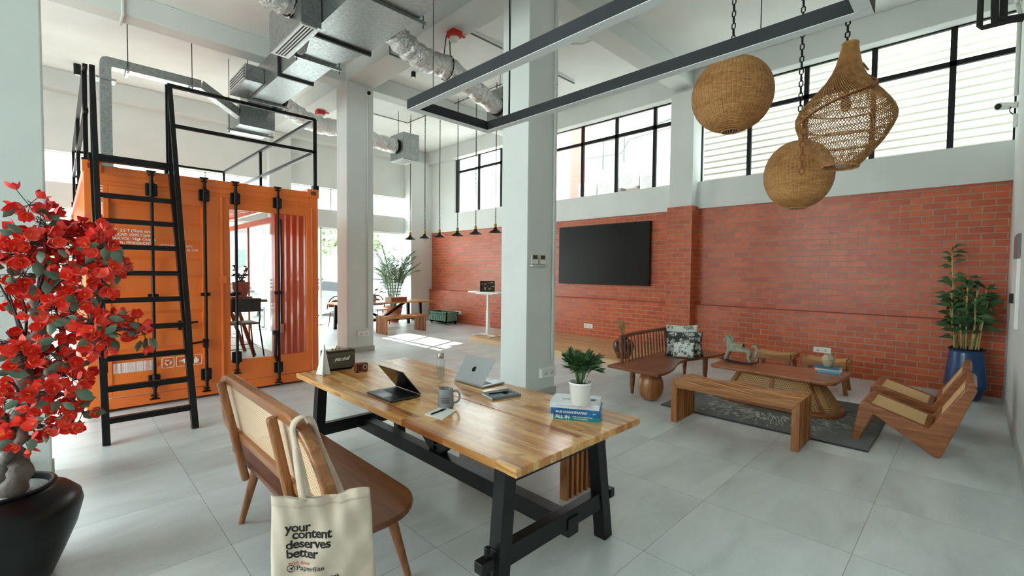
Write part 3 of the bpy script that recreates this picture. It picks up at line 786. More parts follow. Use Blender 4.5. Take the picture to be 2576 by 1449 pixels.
def foilmat():
    t = NT('crinkled_foil'); b = t.b; b.inputs['Metallic'].default_value = .9; b.inputs['Roughness'].default_value = .27
    n = t.noise(t.map((1, 1, 1)), 17, 5, .6, 1.5); v = t.n('ShaderNodeTexVoronoi'); v.inputs['Scale'].default_value = 24; t.l(t.coord(), v.inputs['Vector'])
    t.col(t.ramp(n, [(.4, (224, 226, 226)), (.62, (206, 204, 200)), (.74, (196, 172, 150))]))
    t.bump(t.mth('ADD', n, t.mth('MULTIPLY', v.outputs[0], .5)), .9, .03); return t.mat
FOILC = foilmat()
flex('silver foil flexible duct curving from the large duct to behind the middle column', [(3.12, 5.45, 4.78), (3.35, 5.5, 4.66), (3.75, 5.55, 4.58), (4.3, 5.75, 4.7), (4.8, 5.95, 4.68), (5.75, 6.2, 4.6)], .155, 1)
flex('silver foil flexible duct passing behind the left column to the far diffuser box', [(2.97, 9.15, 4.72), (3.3, 9.4, 4.66), (3.9, 9.7, 4.62), (4.6, 9.9, 4.72), (5.3, 10.0, 4.66), (5.93, 10.05, 4.64)], .17, 2)
flex('silver foil flexible duct at the top edge left of the slotted grille', [(2.06, 5.95, 4.85), (1.75, 5.85, 4.84), (1.3, 5.6, 4.95), (.9, 5.2, 5.15)], .165, 3)
fd1 = [o for o in COL.objects if o.name.startswith('flexible_duct')][0]
ps = V((4.25, 5.73, 4.69))
mk('hanger_strap', B().tube([V((4.3, 5.75, ZS))]+[ps+V((0, .18*sin(t), .18*cos(t))) for t in [.5+5.3*k/16 for k in range(17)]]+[V((4.3, 5.75, ZS))], .008, 5), BLACKP, fd1)
c = at(929, 236, 'y', 8.4); lc = thing('security_camera', 'small white security camera near the top of the left column', 'security camera', (c.x, 8.46, c.z))
mk('body', B().cyl((c.x, 8.41, c.z), (c.x-.06, 8.3, c.z-.03), .035, .045, 16), WHITEP, lc, smooth=True); mk('lens', B().cyl((c.x-.06, 8.3, c.z-.03), (c.x-.063, 8.295, c.z-.031), .036, n=16), BLACKP, lc); mk('mount', B().cyl((c.x, 8.46, c.z), (c.x, 8.4, c.z), .03, n=12), WHITEP, lc)
# thin galvanised riser and branch
RZ = thing('branch_duct', 'narrow galvanised duct rising from the container and turning along the ceiling', 'duct', (.57, 9.5, 2.7))
ye = 9.5
mk('riser', B().box((.51, ye, 2.62), (.645, ye+.2, 4.68)), GALV, RZ)
pr = [(.645, 4.7)]+[(.645+.02-.02*cos(a), 4.7+.02*sin(a)) for a in (0.0, .8)]
mk('elbow', B().prism([(.51, 4.68), (.645, 4.68), (.645, 4.71), (.66, 4.72), (.72, 4.72), (.72, 4.86), (.6, 4.86), (.545, 4.84), (.515, 4.79)], 'y', ye, ye+.2), GALV, RZ)
mk('run', B().box((.72, ye, 4.72), (1.82, ye+.2, 4.86)), GALV, RZ)
mk('run', B().prism([(1.82, 4.72), (1.85, 4.86), (2.42, 4.52), (2.4, 4.38)], 'y', ye, ye+.2), GALV, RZ)
for x, z in ((.84, 4.7), (1.68, 4.7)):
    mk('hanger_bar', B().box((x-.02, ye-.08, z-.02), (x+.02, ye+.28, z+.01)), GALV, RZ); mk('hanger_rod', B().cyl((x, ye-.05, z-.04), (x, ye-.05, ZS), .007, n=6), GDK, RZ)
for z in (3.15, 4.5): mk('wall_clamp', B().box((.46, ye-.02, z), (.7, ye+.22, z+.03)), GALV, RZ)
# smoke detectors
for i, p in enumerate(((4.29, 5.6), (4.27, 10.5))):
    t = thing('smoke_detector', ('red based smoke detector under the ceiling beam between the two columns', 'red based smoke detector under the far ceiling beam, left of the left column')[i], 'smoke detector', (p[0], p[1], 5.2))
    mk('base', B().box((-.085, -.085, -.09), (.085, .085, 0)).box((.06, -.02, -.03), (.2, .02, -.012)), RED, t, local=True, bev=.006)
    mk('sensor_head', B().lathe([(0, -.17), (.04, -.17), (.065, -.15), (.075, -.12), (.07, -.09), (0, -.09)], n=20), WHITEP, t, local=True, smooth=True)
for i, p in enumerate(((.34, 12.3), (5.05, 7.9))):
    t = thing('ceiling_spotlight', ('black cylinder spotlight on the ceiling above the container, beside the ladder', 'black cylinder spotlight on the ceiling below the curved foil duct')[i], 'spotlight', (p[0], p[1], ZS))
    hs, rs = ((.2, .055), (.1, .045))[i]
    mk('housing', B().cyl((0, 0, 0), (0, 0, -hs), rs, n=20), BLACK, t, local=True, smooth=True)
    mk('lens', B().cyl((0, 0, -hs), (0, 0, -hs-.005), rs*.8, n=20), WHITEP, t, local=True)
CONDUIT = M('painted_conduit', (206, 208, 203), .6)
def conduit(lab, pts, r=.014, m=None):
    t = thing('conduit', lab, 'conduit', pts[0])
    mk('pipe', B().tube(pts, r, 8), m or CONDUIT, t, smooth=True)
    for i in range(1, len(pts)):
        p, q = V(pts[i-1]), V(pts[i]); L = (q-p).length
        for k in range(1, int(L/1.3)+1):
            c = p+(q-p)*(k/(int(L/1.3)+1)); d = (q-p).normalized()
            mk('saddle', B().cyl(c-d*.015, c+d*.015, r*1.5, n=8), CONDUIT, t)
conduit('white conduit running down the right face of the middle column to its socket box', [(4.565, 3.838, 5.2), (4.565, 3.838, .47)], .017)
conduit('pale conduit down the right face of the left column to its socket box', [(4.36, 8.44, 5.15), (4.36, 8.44, .47)], .013)
conduit('white conduit dropping down the near beam above the container', [(.72, 8.562, 5.5), (.72, 8.562, 5.18), (.72, 8.94, 5.18), (.72, 8.96, 5.5), (.6, 9.3, 5.5)], .02)
conduit('grey conduit along the ceiling right of the red smoke detector', [(4.55, 5.9, 5.49), (7.6, 5.9, 5.49)], .014, PIPE)
conduit('grey conduit down the side of the beam right of the large duct', [(3.955, 6.9, 5.45), (3.955, 6.9, 5.18), (4.52, 6.9, 5.18), (4.7, 6.9, 5.5), (5.2, 6.9, 5.5)], .016, PIPE)
conduit('pale conduit looped along the ceiling right of the middle column', [(4.66, 5.0, 5.49), (6.2, 5.0, 5.49), (6.4, 4.8, 5.49), (6.4, 4.3, 5.49)], .018)
conduit('grey conduit along the far ceiling above the row of pendant lamps', [(4.6, 10.6, 5.49), (6.6, 10.6, 5.49), (6.6, 7, 5.49)], .012, PIPE)
conduit('pale conduit loop on the ceiling above the wicker lamps', [(5.2, 2.5, 5.48), (5.2, 1.55, 5.48), (6.6, 1.55, 5.48)], .02)
# ---------------------------------------------------------------- linear frame light
CL = thing('frame_light', 'long rectangular charcoal frame light hung over the butcher block table', 'ceiling light', (2.45, 1.9, 2.93))
fx0, fx1, fy0, fy1, fz0, fz1, fw = 2.03, 2.91, .385, 3.27, 2.905, 2.985, .075
DIFF = M('light_diffuser', (222, 226, 228), .6)
for n, a, c in (('bar', (fx0, fy0, fz0+.004), (fx0+fw, fy1, fz1)), ('bar', (fx1-fw, fy0, fz0+.004), (fx1, fy1, fz1)), ('bar', (fx0+fw, fy0, fz0+.004), (fx1-fw, fy0+fw, fz1)), ('bar', (fx0+fw, fy1-fw, fz0+.004), (fx1-fw, fy1, fz1))):
    q = mk(n, B().box(a, c), CHAR, CL); mk('diffuser', B().box((a[0]+.003, a[1]+.003, fz0), (c[0]-.003, c[1]-.003, fz0+.006)), DIFF, q)
for x in (fx0+.03, fx1-.03):
    for y in (.9, 2.95): mk('suspension_wire', B().cyl((x, y, fz1), (x, y, ZS), .003, n=5), CHAR, CL)
mk('feed_cable', B().tube(smoothpath([(2.87, 2.95, 2.985), (2.89, 2.97, 3.6), (2.86, 2.95, 4.4), (2.88, 2.96, 4.55)]), .006, 6), BLACKP, CL)
# ---------------------------------------------------------------- row of small pendants
BRASS = M('aged_brass', (170, 128, 66), .35, 1.0)
BULB = glass('bulb_glass', (252, 246, 236), 1.2)
CHAIN = M('black_chain', (28, 28, 30), .45, .5)
def pend():
    t = thing('pendant_lamp', 'x', 'pendant lamp', (6.5, 7.05, 2.42), 0, 'small black pendant lamps in a row')
    mk('shade', B().lathe([(.028, .11), (.04, .085), (.05, .065), (.135, .012), (.14, 0), (.13, .004), (.045, .058), (.03, .08)], n=28), BLACK, t, local=True, smooth=True)
    mk('cap', B().lathe([(0, .19), (.022, .185), (.03, .165), (.03, .11), (0, .11)], n=16), BRASS, t, local=True, smooth=True)
    mk('bulb', B().sph((0, 0, -.02), (.034, .034, .045), 12, 8), BULB, t, local=True, smooth='all')
    b = B(); chain(b, (0, 0, .19), (0, 0, 3.08), .06, .0045, .013); mk('chain', b, CHAIN, t, local=True)
    mk('cord', B().tube(smoothpath([(.012, 0, .19), (.02, .01, .4), (.0, .0, 1.2), (.015, 0, 3.08)]), .004, 5), BLACKP, t, local=True)
    return t
p0 = pend()
ORD = ('rightmost of the small black pendant lamps hung in a row', 'second from the right of the small black pendant lamps', 'third from the right of the small black pendant lamps', 'third from the left of the small black pendant lamps', 'second from the left of the small black pendant lamps', 'leftmost of the small black pendant lamps, nearest the far wall')
p0['label'] = ORD[0]
for i, y in enumerate((7.69, 8.33, 9.02, 9.64, 10.3)): dup(p0, (6.5, y, 2.42), 0, ORD[i+1])
# ---------------------------------------------------------------- wicker pendants
def wicker(name, dens=1.0):
    t = NT(name); b = t.b; b.inputs['Roughness'].default_value = .6
    o = t.xyz()
    ang = t.mth('ARCTAN2', o[1], o[0])
    rib = t.mth('SINE', t.mth('MULTIPLY', ang, 56)); row = t.mth('SINE', t.mth('MULTIPLY', o[2], 620))
    alt = t.mth('MULTIPLY', t.mth('SINE', t.mth('MULTIPLY', ang, 28)), row)
    n = t.noise(t.map((.25, .25, 1)), 55, 3, .6); n2 = t.noise(t.map((.3, .3, 1)), 9, 3)
    k = t.mth('ADD', t.mth('MULTIPLY', n, .7), t.mth('MULTIPLY', n2, .5))
    c = t.ramp(k, [(.4, (140, 88, 44)), (.58, (196, 134, 74)), (.75, (222, 168, 104))])
    ribm = t.mth('GREATER_THAN', rib, .86)
    c = t.mix(t.mth('MULTIPLY', ribm, .5), c, (226, 176, 112))
    c = t.mix(t.mth('MULTIPLY', t.mth('LESS_THAN', row, -.55), .55), c, (84, 48, 22))
    t.col(c)
    t.bump(t.mth('ADD', t.mth('MULTIPLY', alt, .5), ribm), .5, .006)
    h = t.mth('MULTIPLY', t.mth('LESS_THAN', row, -.9), t.mth('LESS_THAN', t.mth('ABSOLUTE', rib), .5))
    t.alpha(t.mth('SUBTRACT', 1.0, h))
    return t.mat
WICK = wicker('woven_wicker')
CANEW = M('cane_strand', (188, 138, 84), .5, c2=(150, 102, 56), scale=22)
def ball(lab, c, R, sq):
    t = thing('wicker_pendant', lab, 'pendant lamp', c)
    prof = []
    for i in range(33):
        a = -PI/2+.2+(PI-.45)*i/32; rr = R*cos(a)**.92; prof.append((rr, R*sq*sin(a)))
    mk('shade', B().lathe(prof, n=72), WICK, t, local=True, smooth='all', recalc=False)
    b = B()
    for k in range(56):
        a = 2*PI*k/56; b.tube([(r_*1.004*cos(a), r_*1.004*sin(a), z) for r_, z in prof[::2]], R*.006, 4)
    mk('rib', b, CANEW, t, local=True)['kind'] = 'stuff'
    mk('rim', B().tube([(prof[0][0]*cos(2*PI*k/20), prof[0][0]*sin(2*PI*k/20), prof[0][1]) for k in range(20)], .01, 6, closed=True), CANEW, t, local=True)
    b = B(); chain(b, (0, 0, R*sq*.97), (0, 0, ZS-c[2]), .075, .006, .018); mk('chain', b, CHAIN, t, local=True)
    mk('bulb_holder', B().cyl((0, 0, R*sq*.9), (0, 0, R*.5), .02, n=10), BLACKP, t, local=True)
    return t
cA = at(1841, 240, 'x', 4.8); cB = at(2008, 440, 'x', 5.2); cC = at(2126, 268, 'x', 4.55)
ball('upper left round wicker pendant lamp behind the frame light', cA, .372, .965)
ball('lower round wicker pendant lamp, partly behind the open woven one', cB, .30, 1.1)
CC = thing('lattice_pendant', 'tall open woven cane pendant lamp wrapped with a cane chain', 'pendant lamp', cC)
TIL = Mx.Rotation(math.radians(3), 4, CF) # hangs tilted
pf = [(.052, .5), (.058, .46), (.075, .38), (.10, .29), (.145, .2), (.205, .12), (.275, .03), (.325, -.05), (.338, -.11), (.32, -.18), (.265, -.29), (.18, -.41), (.13, -.47), (.122, -.485)]
def rad(z):
    for (r1, z1), (r2, z2) in zip(pf, pf[1:]):
        if z2 <= z <= z1: return r1+(r2-r1)*(z1-z)/(z1-z2)
    return pf[0][0] if z > .3 else pf[-1][0]
PFS = smoothpath([(r, 0, z) for r, z in pf], 4)
def strand(b, k, n, tw, m=44, r=.0028, off=0):
    pts = []
    for i in range(m+1):
        f = i/m*(len(PFS)-1); j = min(int(f), len(PFS)-2); p = PFS[j].lerp(PFS[j+1], f-j); a = 2*PI*k/n+tw*(i/m)
        pts.append(V(((p.x+off)*cos(a), (p.x+off)*sin(a), p.z)))
    b.tube(pts, r, 4, cap=False)
b = B()
for k in range(84): strand(b, k, 84, 2.6, off=.0)
mk('lattice', b.xf(TIL), CANEW, CC, local=True, recalc=False)['kind'] = 'stuff'
b = B()
for k in range(84): strand(b, k, 84, -2.6, off=-.004)
mk('lattice', b.xf(TIL), CANEW, CC, local=True, recalc=False)['kind'] = 'stuff'
b = B().lathe([(p.x-.006, p.z) for p in PFS[:17]], n=40)
mk('wrapped_neck', b.xf(TIL), CANEW, CC, local=True, smooth='all', recalc=False)
for z in (.0, -.13, -.28): mk('hoop', B().tube([(rad(z)*cos(2*PI*k/36), rad(z)*sin(2*PI*k/36), z) for k in range(36)], .006, 6, closed=True).xf(TIL), CANEW, CC, local=True)
for z in (.5, -.485): mk('rim', B().tube([(rad(z)*cos(2*PI*k/30), rad(z)*sin(2*PI*k/30), z) for k in range(30)], .009, 6, closed=True).xf(TIL), CANEW, CC, local=True)
# cane chain spiralling round the lamp and hanging below
b = B(); path = []
ca = math.atan2(-1, -1)
for i in range(26):
    f = i/25; z = .47-.5*f; a = ca-2.3+f*3.3
    if i < 15: path.append(TIL @ V(((rad(z)+.02)*cos(a), (rad(z)+.02)*sin(a), z)))
ends = path[-1]
lft = -CR
spiral = []
for i in range(40):
    f = i/39; z = .5-.22*f; a = ca+.9+1.9*(1-f)+0*f
    spiral.append(TIL @ V(((rad(z)+.016)*cos(a), (rad(z)+.016)*sin(a), z)))
loop2 = []
for i in range(30):
    f = i/29; z = .27-.42*f; a = ca+1.5-f*3.0
    loop2.append(TIL @ V(((rad(z)+.016)*cos(a), (rad(z)+.016)*sin(a), z)))
for P in (spiral[::3], loop2):
    for p, q in zip(P, P[1:]): chain(b, p, q, .06, .007, .019, 8)
e = loop2[-1]; chain(b, e, e+V((0, 0, -.42)), .06, .007, .019, 8)
mk('cane_chain', b, M('cane_links', (150, 92, 48), .5), CC, local=True)
b = B(); chain(b, (0, 0, .5), (0, 0, ZS-cC[2]), .06, .006, .016); mk('chain', b, CHAIN, CC, local=True)
mk('bulb', B().sph((.02, 0, .02), (.04, .04, .055), 12, 8).cyl((.02, 0, .06), (.02, 0, .16), .02, n=10), M('wood_holder', (120, 80, 44), .5), CC, local=True, smooth=True)
# ================================================================ BUTCHER BLOCK TABLE
BUTCH = butcher('acacia_butcher_block', [(0, (196, 128, 70)), (.22, (224, 168, 104)), (.5, (240, 194, 130)), (.78, (220, 160, 96)), (.92, (168, 100, 52)), (1, (248, 212, 156))])
TZ = .70
TA = thing('butcher_block_table', 'long acacia butcher block table on black trestle legs, laptops on top', 'table', (2.0, 2.8, 0))
for x0, x1 in ((1.465, 2.022), (2.026, 2.565)):
    mk('tabletop', B().box((x0, 1.435, TZ-.042), (x1, 4.14, TZ)), BUTCH, TA, bev=.004)
BLW = M('black_painted_wood', (10, 11, 12), .4, c2=(16, 17, 19), spec=.35, scale=9, bump=.06, bscale=60)
for y, (lt, lb, rt, rb) in ((1.54, (1.50, 1.445, 2.235, 2.335)), (3.86, (1.57, 1.53, 2.27, 2.33))):
    for a, c in ((lt, lb), (rt, rb)):
        mk('leg', B().bar((c, y, 0), (a, y, TZ-.04), .078, .078, (0, -1, 0)), BLW, TA, bev=.003)
    mk('end_rail', B().box((lb-.02, y-.03, .2), (rb, y+.03, .3)), BLW, TA, bev=.003)
    mk('apron', B().box((lt, y-.03, TZ-.1), (rt, y+.03, TZ-.042)), BLW, TA)
    mk('tenon', B().box((lb-.115, y-.028, .225), (lb-.04, y+.028, .28)).box((lb-.07, y-.01, .15), (lb-.045, y+.012, .33)), BLW, TA, bev=.004)
    mk('tenon', B().box((rb+.03, y-.025, .225), (rb+.08, y+.025, .28)), BLW, TA, bev=.004)
mk('stretcher', B().box((1.94, 1.5, .16), (2.03, 3.98, .262)), BLW, TA, bev=.003)
mk('brace', B().bar((2.0, 2.78, .26), (2.0, 3.3, TZ-.05), .06, .08), BLW, TA); mk('brace', B().bar((2.0, 2.78, .26), (2.0, 2.25, TZ-.05), .06, .08), BLW, TA)
# ================================================================ LOVESEAT
WAL = wood('walnut', (110, 62, 34), (150, 94, 54), (178, 120, 74), 'y', .33, coat=.15)
WALZ = wood('walnut_z', (110, 62, 34), (146, 92, 54), (172, 116, 72), 'z', .35)
WALD = wood('walnut_seat', (84, 42, 23), (112, 62, 34), (132, 78, 46), 'y', .3, coat=.15)
LS = thing('loveseat', 'wooden loveseat with woven cane back beside the butcher block table', 'bench', (1.05, 2.7, 0))
def rr2(x0, y0, x1, y1, rs, n=8):            # rounded rectangle, radii (rx,ry) per corner from x1,y1 ccw
    out = []
    for (cx, cy, a0), (rx, ry) in zip(((x1, y1, 0), (x0, y1, 90), (x0, y0, 180), (x1, y0, 270)), rs):
        sx = 1 if cx == x1 else -1; sy = 1 if cy == y1 else -1
        for k in range(n+1):
            a = math.radians(a0+90*k/n); out.append((cx-sx*rx+rx*cos(a), cy-sy*ry+ry*sin(a)))
    return out
seat = rr2(.80, 1.9, 1.335, 3.5, ((.2, .2), (.1, .1), (.16, .16), (.26, .26)))
mk('seat', B().prism(seat, 'z', .392, .425), WALD, LS, bev=.008, seg=3)
mk('seat_rail', B().box((.86, 2.1, .345), (.92, 3.3, .392)).box((1.2, 2.1, .345), (1.26, 3.3, .392)), WALD, LS)
for t, f in (((.87, 3.12, .39), (.795, 3.2, 0)), ((1.2, 3.2, .39), (1.26, 3.3, 0)), ((1.2, 2.12, .39), (1.272, 2.02, 0)), ((.87, 2.14, .39), (.80, 2.04, 0))):
    mk('leg', B().cyl(f, t, .016, .031, 14), WALZ, LS, smooth=True)
# reclined plane: y along the bench, s up the back
def bk(y, s, d=0): # s 0..1 from seat to top ; d outward towards camera side
    return V((.815-.095*s-d*.98, y, .40+.56*s-d*.17))
oy0, oy1, so, s1 = 1.76, 3.42, .30, 1.03
def dshape(inset):
    y0, y1, a, c = oy0+inset, oy1-inset, so+inset*1.7, s1-inset*1.7
    out = []
    ry, rz = .34-inset, (c-a)*.92
    for k in range(13):
        t = PI/2*k/12; out.append((y0+ry-ry*cos(t), c-rz+rz*sin(t)))
    for k in range(13):
        t = PI/2*k/12; out.append((y1-ry+ry*sin(t), c-rz+rz*cos(t)))
    out += [(y1-.05, a), (y0+.05, a)]
    return out
o_, i_ = dshape(0), dshape(.058); b = B(); n = len(o_)
vs = [bk(y, s, d) for d in (-.022, .028) for L in (o_, i_) for y, s in L]
fs = []
for i in range(n):
    j = (i+1) % n
    fs += [(i, j, n+j, n+i), (2*n+i, 3*n+i, 3*n+j, 2*n+j), (i, 2*n+i, 2*n+j, j), (n+i, n+j, 3*n+j, 3*n+i)]
b._add(vs, fs); mk('back_frame', b, WAL, LS, bev=.01, seg=3, smooth=35)
ci = dshape(.05)
mk('cane_panel', B().poly([bk(y, s, .004) for y, s in ci]), cane('cane_webbing', 'yz', .0135, (236, 206, 172), (210, 172, 134), .36), LS, recalc=False)
for y, yt in ((3.06, 3.12), (2.19, 2.22)):
    mk('back_post', B().bar(bk(y, -.12, .04), bk(yt, .97, .05), .052, .042, (1, 0, 0)), WALZ, LS, bev=.016, seg=3)
# ================================================================ TOTE BAG
CANV = M('cream_canvas', (212, 194, 174), .92, c2=(197, 178, 157), scale=6, bump=.5, bscale=260, bd=.0012, sheen=.2)
A_, B_, C_ = dep(682, 1246, 1.70), dep(930, 1228, 1.76), dep(956, 1425, 1.755)
TG = thing('tote_bag', 'cream canvas tote bag with printed lettering hanging from the loveseat back', 'bag', ((A_+B_)/2-V((0, 0, .42))))
bx = (B_-A_).normalized(); by = V((0, 0, 1)); bn = bx.cross(by).normalized()
if bn.dot(EYE-A_) < 0: bn = -bn
W_ = (B_-A_).length; Hh = .405
def bagp(u, v, side):   # u 0..1 across, v 0..1 downward
    flare = 1+.07*v
    x = (u-.5)*W_*flare+W_/2+.012*v
    th = .03*sin(PI*u)**.6*(.25+.75*sin(PI*min(1, v*1.05)))*side
    wr = .007*sin(9*u+3*v)*v+.006*sin(17*u*(.4+v))*(1-.4*v)+.009*sin(6*v+8*u)*sin(PI*u)*v+.004*sin(31*u-9*v)*(1-v)+.02*math.exp(-((u-.62)/.07)**2)*-1*(1-v)*side*.6
    dz = -.018*sin(PI*u)*(1-v)**3+.012*math.exp(-((u-.86)/.12)**2)*(1-v)**2
    return A_ + bx*x + by*(dz-v*Hh*(1+.02*sin(5*u))) + bn*(th+wr)
b = B(); b.grid(lambda u, v: bagp(u, v, 1), 40, 36); b.grid(lambda u, v: bagp(u, v, -1), 40, 36)
mk('body', b, CANV, TG, smooth='all', solid=.002)
mk('hem', B().grid(lambda u, v: bagp(u, v*.085+.002, 1)+bn*.0022, 40, 3), CANV, TG, smooth='all', solid=.0012, recalc=False)
def strap(pts, name='strap', w=.026):
    P = smoothpath(pts, 7); b = B(); N = len(P); vs = []
    for i in range(N):
        t = (P[min(i+1, N-1)]-P[max(i-1, 0)]).normalized(); sd = bx-V((0, 1, 0))*.6 if 5 < i < N-6 else bx
        sd = (sd-t*sd.dot(t)).normalized(); vs += [P[i]-sd*w/2, P[i]+sd*w/2]
    b._add(vs, [(2*i, 2*i+1, 2*i+3, 2*i+2) for i in range(N-1)])
    mk(name, b, CANV, TG, smooth='all', solid=.003)
yh = 1.965
f0 = bagp(.33, .03, 1)+bn*.004
strap([f0, f0.lerp(bk(yh, .9, .05), .5), bk(yh, .86, .045), bk(yh, 1.0, .04), bk(yh-.005, 1.045, .0), bk(yh-.01, 1.0, -.035), bk(yh-.03, .8, -.045), bk(1.8, .45, -.05), bagp(.62, .04, -1)])
f1 = bagp(.36, .03, -1)
strap([f1, f1.lerp(bk(yh+.02, .9, .036), .5), bk(yh+.012, .88, .04), bk(yh+.012, 1.0, .034), bk(yh+.007, 1.04, .0), bk(yh, 1.0, -.03), bk(yh-.02, .8, -.04), bk(1.79, .45, -.045), bagp(.68, .03, 1)])
INK = M('black_ink', (30, 22, 24), .8); INKR = M('red_ink', (206, 54, 50), .8)
def onbag(s, size, u, v, mat=INK, **k):
    x0, y0 = u*W_, v*Hh
    def bend(p):
        uu = (x0+p.x)/W_; vv = (y0-p.y)/Hh; return bagp(uu, vv, 1)+bn*(.0018+p.z*.5)
    return text(s, size, None, 'lettering', mat, TG, bend=bend, **k)
for s, u, v in (('your', .155, .315), ('content', .215, .385), ('deserves', .155, .475), ('better', .155, .565)):
    onbag(s, .048, u, v, bold=.022, sp=.92)
onbag('with love', .02, .165, .635, INKR, shear=.35)
onbag('Paperflite', .026, .245, .69, bold=.004)
b = B()
def bagq(u, v): return bagp(u, v, 1)+bn*.0032
cu, cv = .195, .672
b.tube([bagq(cu+.036*cos(2*PI*k/24), cv+.034*sin(2*PI*k/24)) for k in range(24)], .0012, 4, closed=True)
b.poly([bagq(cu-.02, cv+.002), bagq(cu+.022, cv-.018), bagq(cu+.006, cv+.02), bagq(cu-.002, cv+.006)])
mk('logo', b, INK, TG, recalc=False)
onbag('Paperflite', .014, .215, .85, bold=.01); onbag('seek', .024, .54, .80, bold=.012); onbag('Chaiit\u00b7Oy', .016, .37, .838, shear=.3)
# ================================================================ THINGS ON THE TABLE
PS = thing('paper_plane_sculpture', 'white folded metal plane standing upright beside the speaker', 'sculpture', (1.6, 3.9, TZ))
ap = V((1.612, 3.9, TZ+.272))
pts = [V((1.563, 3.955, TZ+.004)), V((1.593, 3.905, TZ+.004)), V((1.578, 3.858, TZ)), V((1.618, 3.9, TZ+.004)), V((1.655, 3.873, TZ+.004))]
b = B()
for i in range(4): b.poly([ap, pts[i], pts[i+1]])
mk('body', b, M('white_enamel', (228, 230, 228), .35), PS, solid=.003)
SP = thing('speaker', 'vintage style black speaker with gold piping and script lettering on the table', 'speaker', (1.8, 4.04, TZ), -.05)
mk('cabinet', B().box((-.135, -.055, .012), (.135, .085, .178)), M('black_vinyl', (22, 23, 24), .55, bump=.2, bscale=300), SP, local=True, bev=.012, seg=3)
mk('grille', B().box((-.122, -.06, .028), (.122, -.054, .158)), M('bronze_grille_cloth', (96, 92, 76), .6, c2=(62, 60, 50), scale=60, stretch=(.1, 1, 6), lo=.42, hi=.58), SP, local=True)
b = B(); c = [(-.124, -.058, .026), (.124, -.058, .026), (.124, -.058, .16), (-.124, -.058, .16)]; b.tube(c, .0025, 6, closed=True); mk('piping', b, BRASS, SP, local=True)
mk('control_panel', B().box((-.1, -.02, .178), (.1, .05, .18)), BRASS, SP, local=True)
for x in (-.05, -.02, .01): mk('knob', B().cyl((x, .015, .18), (x, .015, .194), .008, n=14), BRASS, SP, local=True)
mk('foot', B().box((-.11, -.04, 0), (.11, .07, .012)), BLACKP, SP, local=True)
_iv = INV[SP].inverted()
text('Marshall', .048, _iv @ frame((-.062, -.0625, .085), (1, 0, .06), (0, 0, 1)), 'lettering', M('cream_script', (232, 226, 208), .4), SP, shear=.4, bold=.006, sp=.85, ext=.0015)
RA = thing('wooden_radio', 'small red-brown wooden radio with a round dial right of the speaker', 'radio', (1.90, 3.81, TZ), -.1)
mk('case', B().box((-.056, -.03, .008), (.056, .03, .082)), wood('rosewood', (86, 36, 22), (118, 54, 34), None, 'x', .3), RA, local=True, bev=.01, seg=3)
b = B()
for k in range(5): b.box((-.048, -.0315, .02+k*.011), (-.004, -.0295, .025+k*.011))
mk('slots', b, BLACKP, RA, local=True)
mk('dial', B().cyl((.026, -.03, .048), (.026, -.036, .048), .019, n=24), M('silver_dial', (190, 190, 186), .3, .8), RA, local=True)
mk('dial_face', B().cyl((.026, -.036, .048), (.026, -.0365, .048), .012, n=20), BLACKP, RA, local=True)
for x in (-.04, .04): mk('foot', B().box((x-.01, -.02, 0), (x+.01, .02, .008)), BLACKP, RA, local=True)
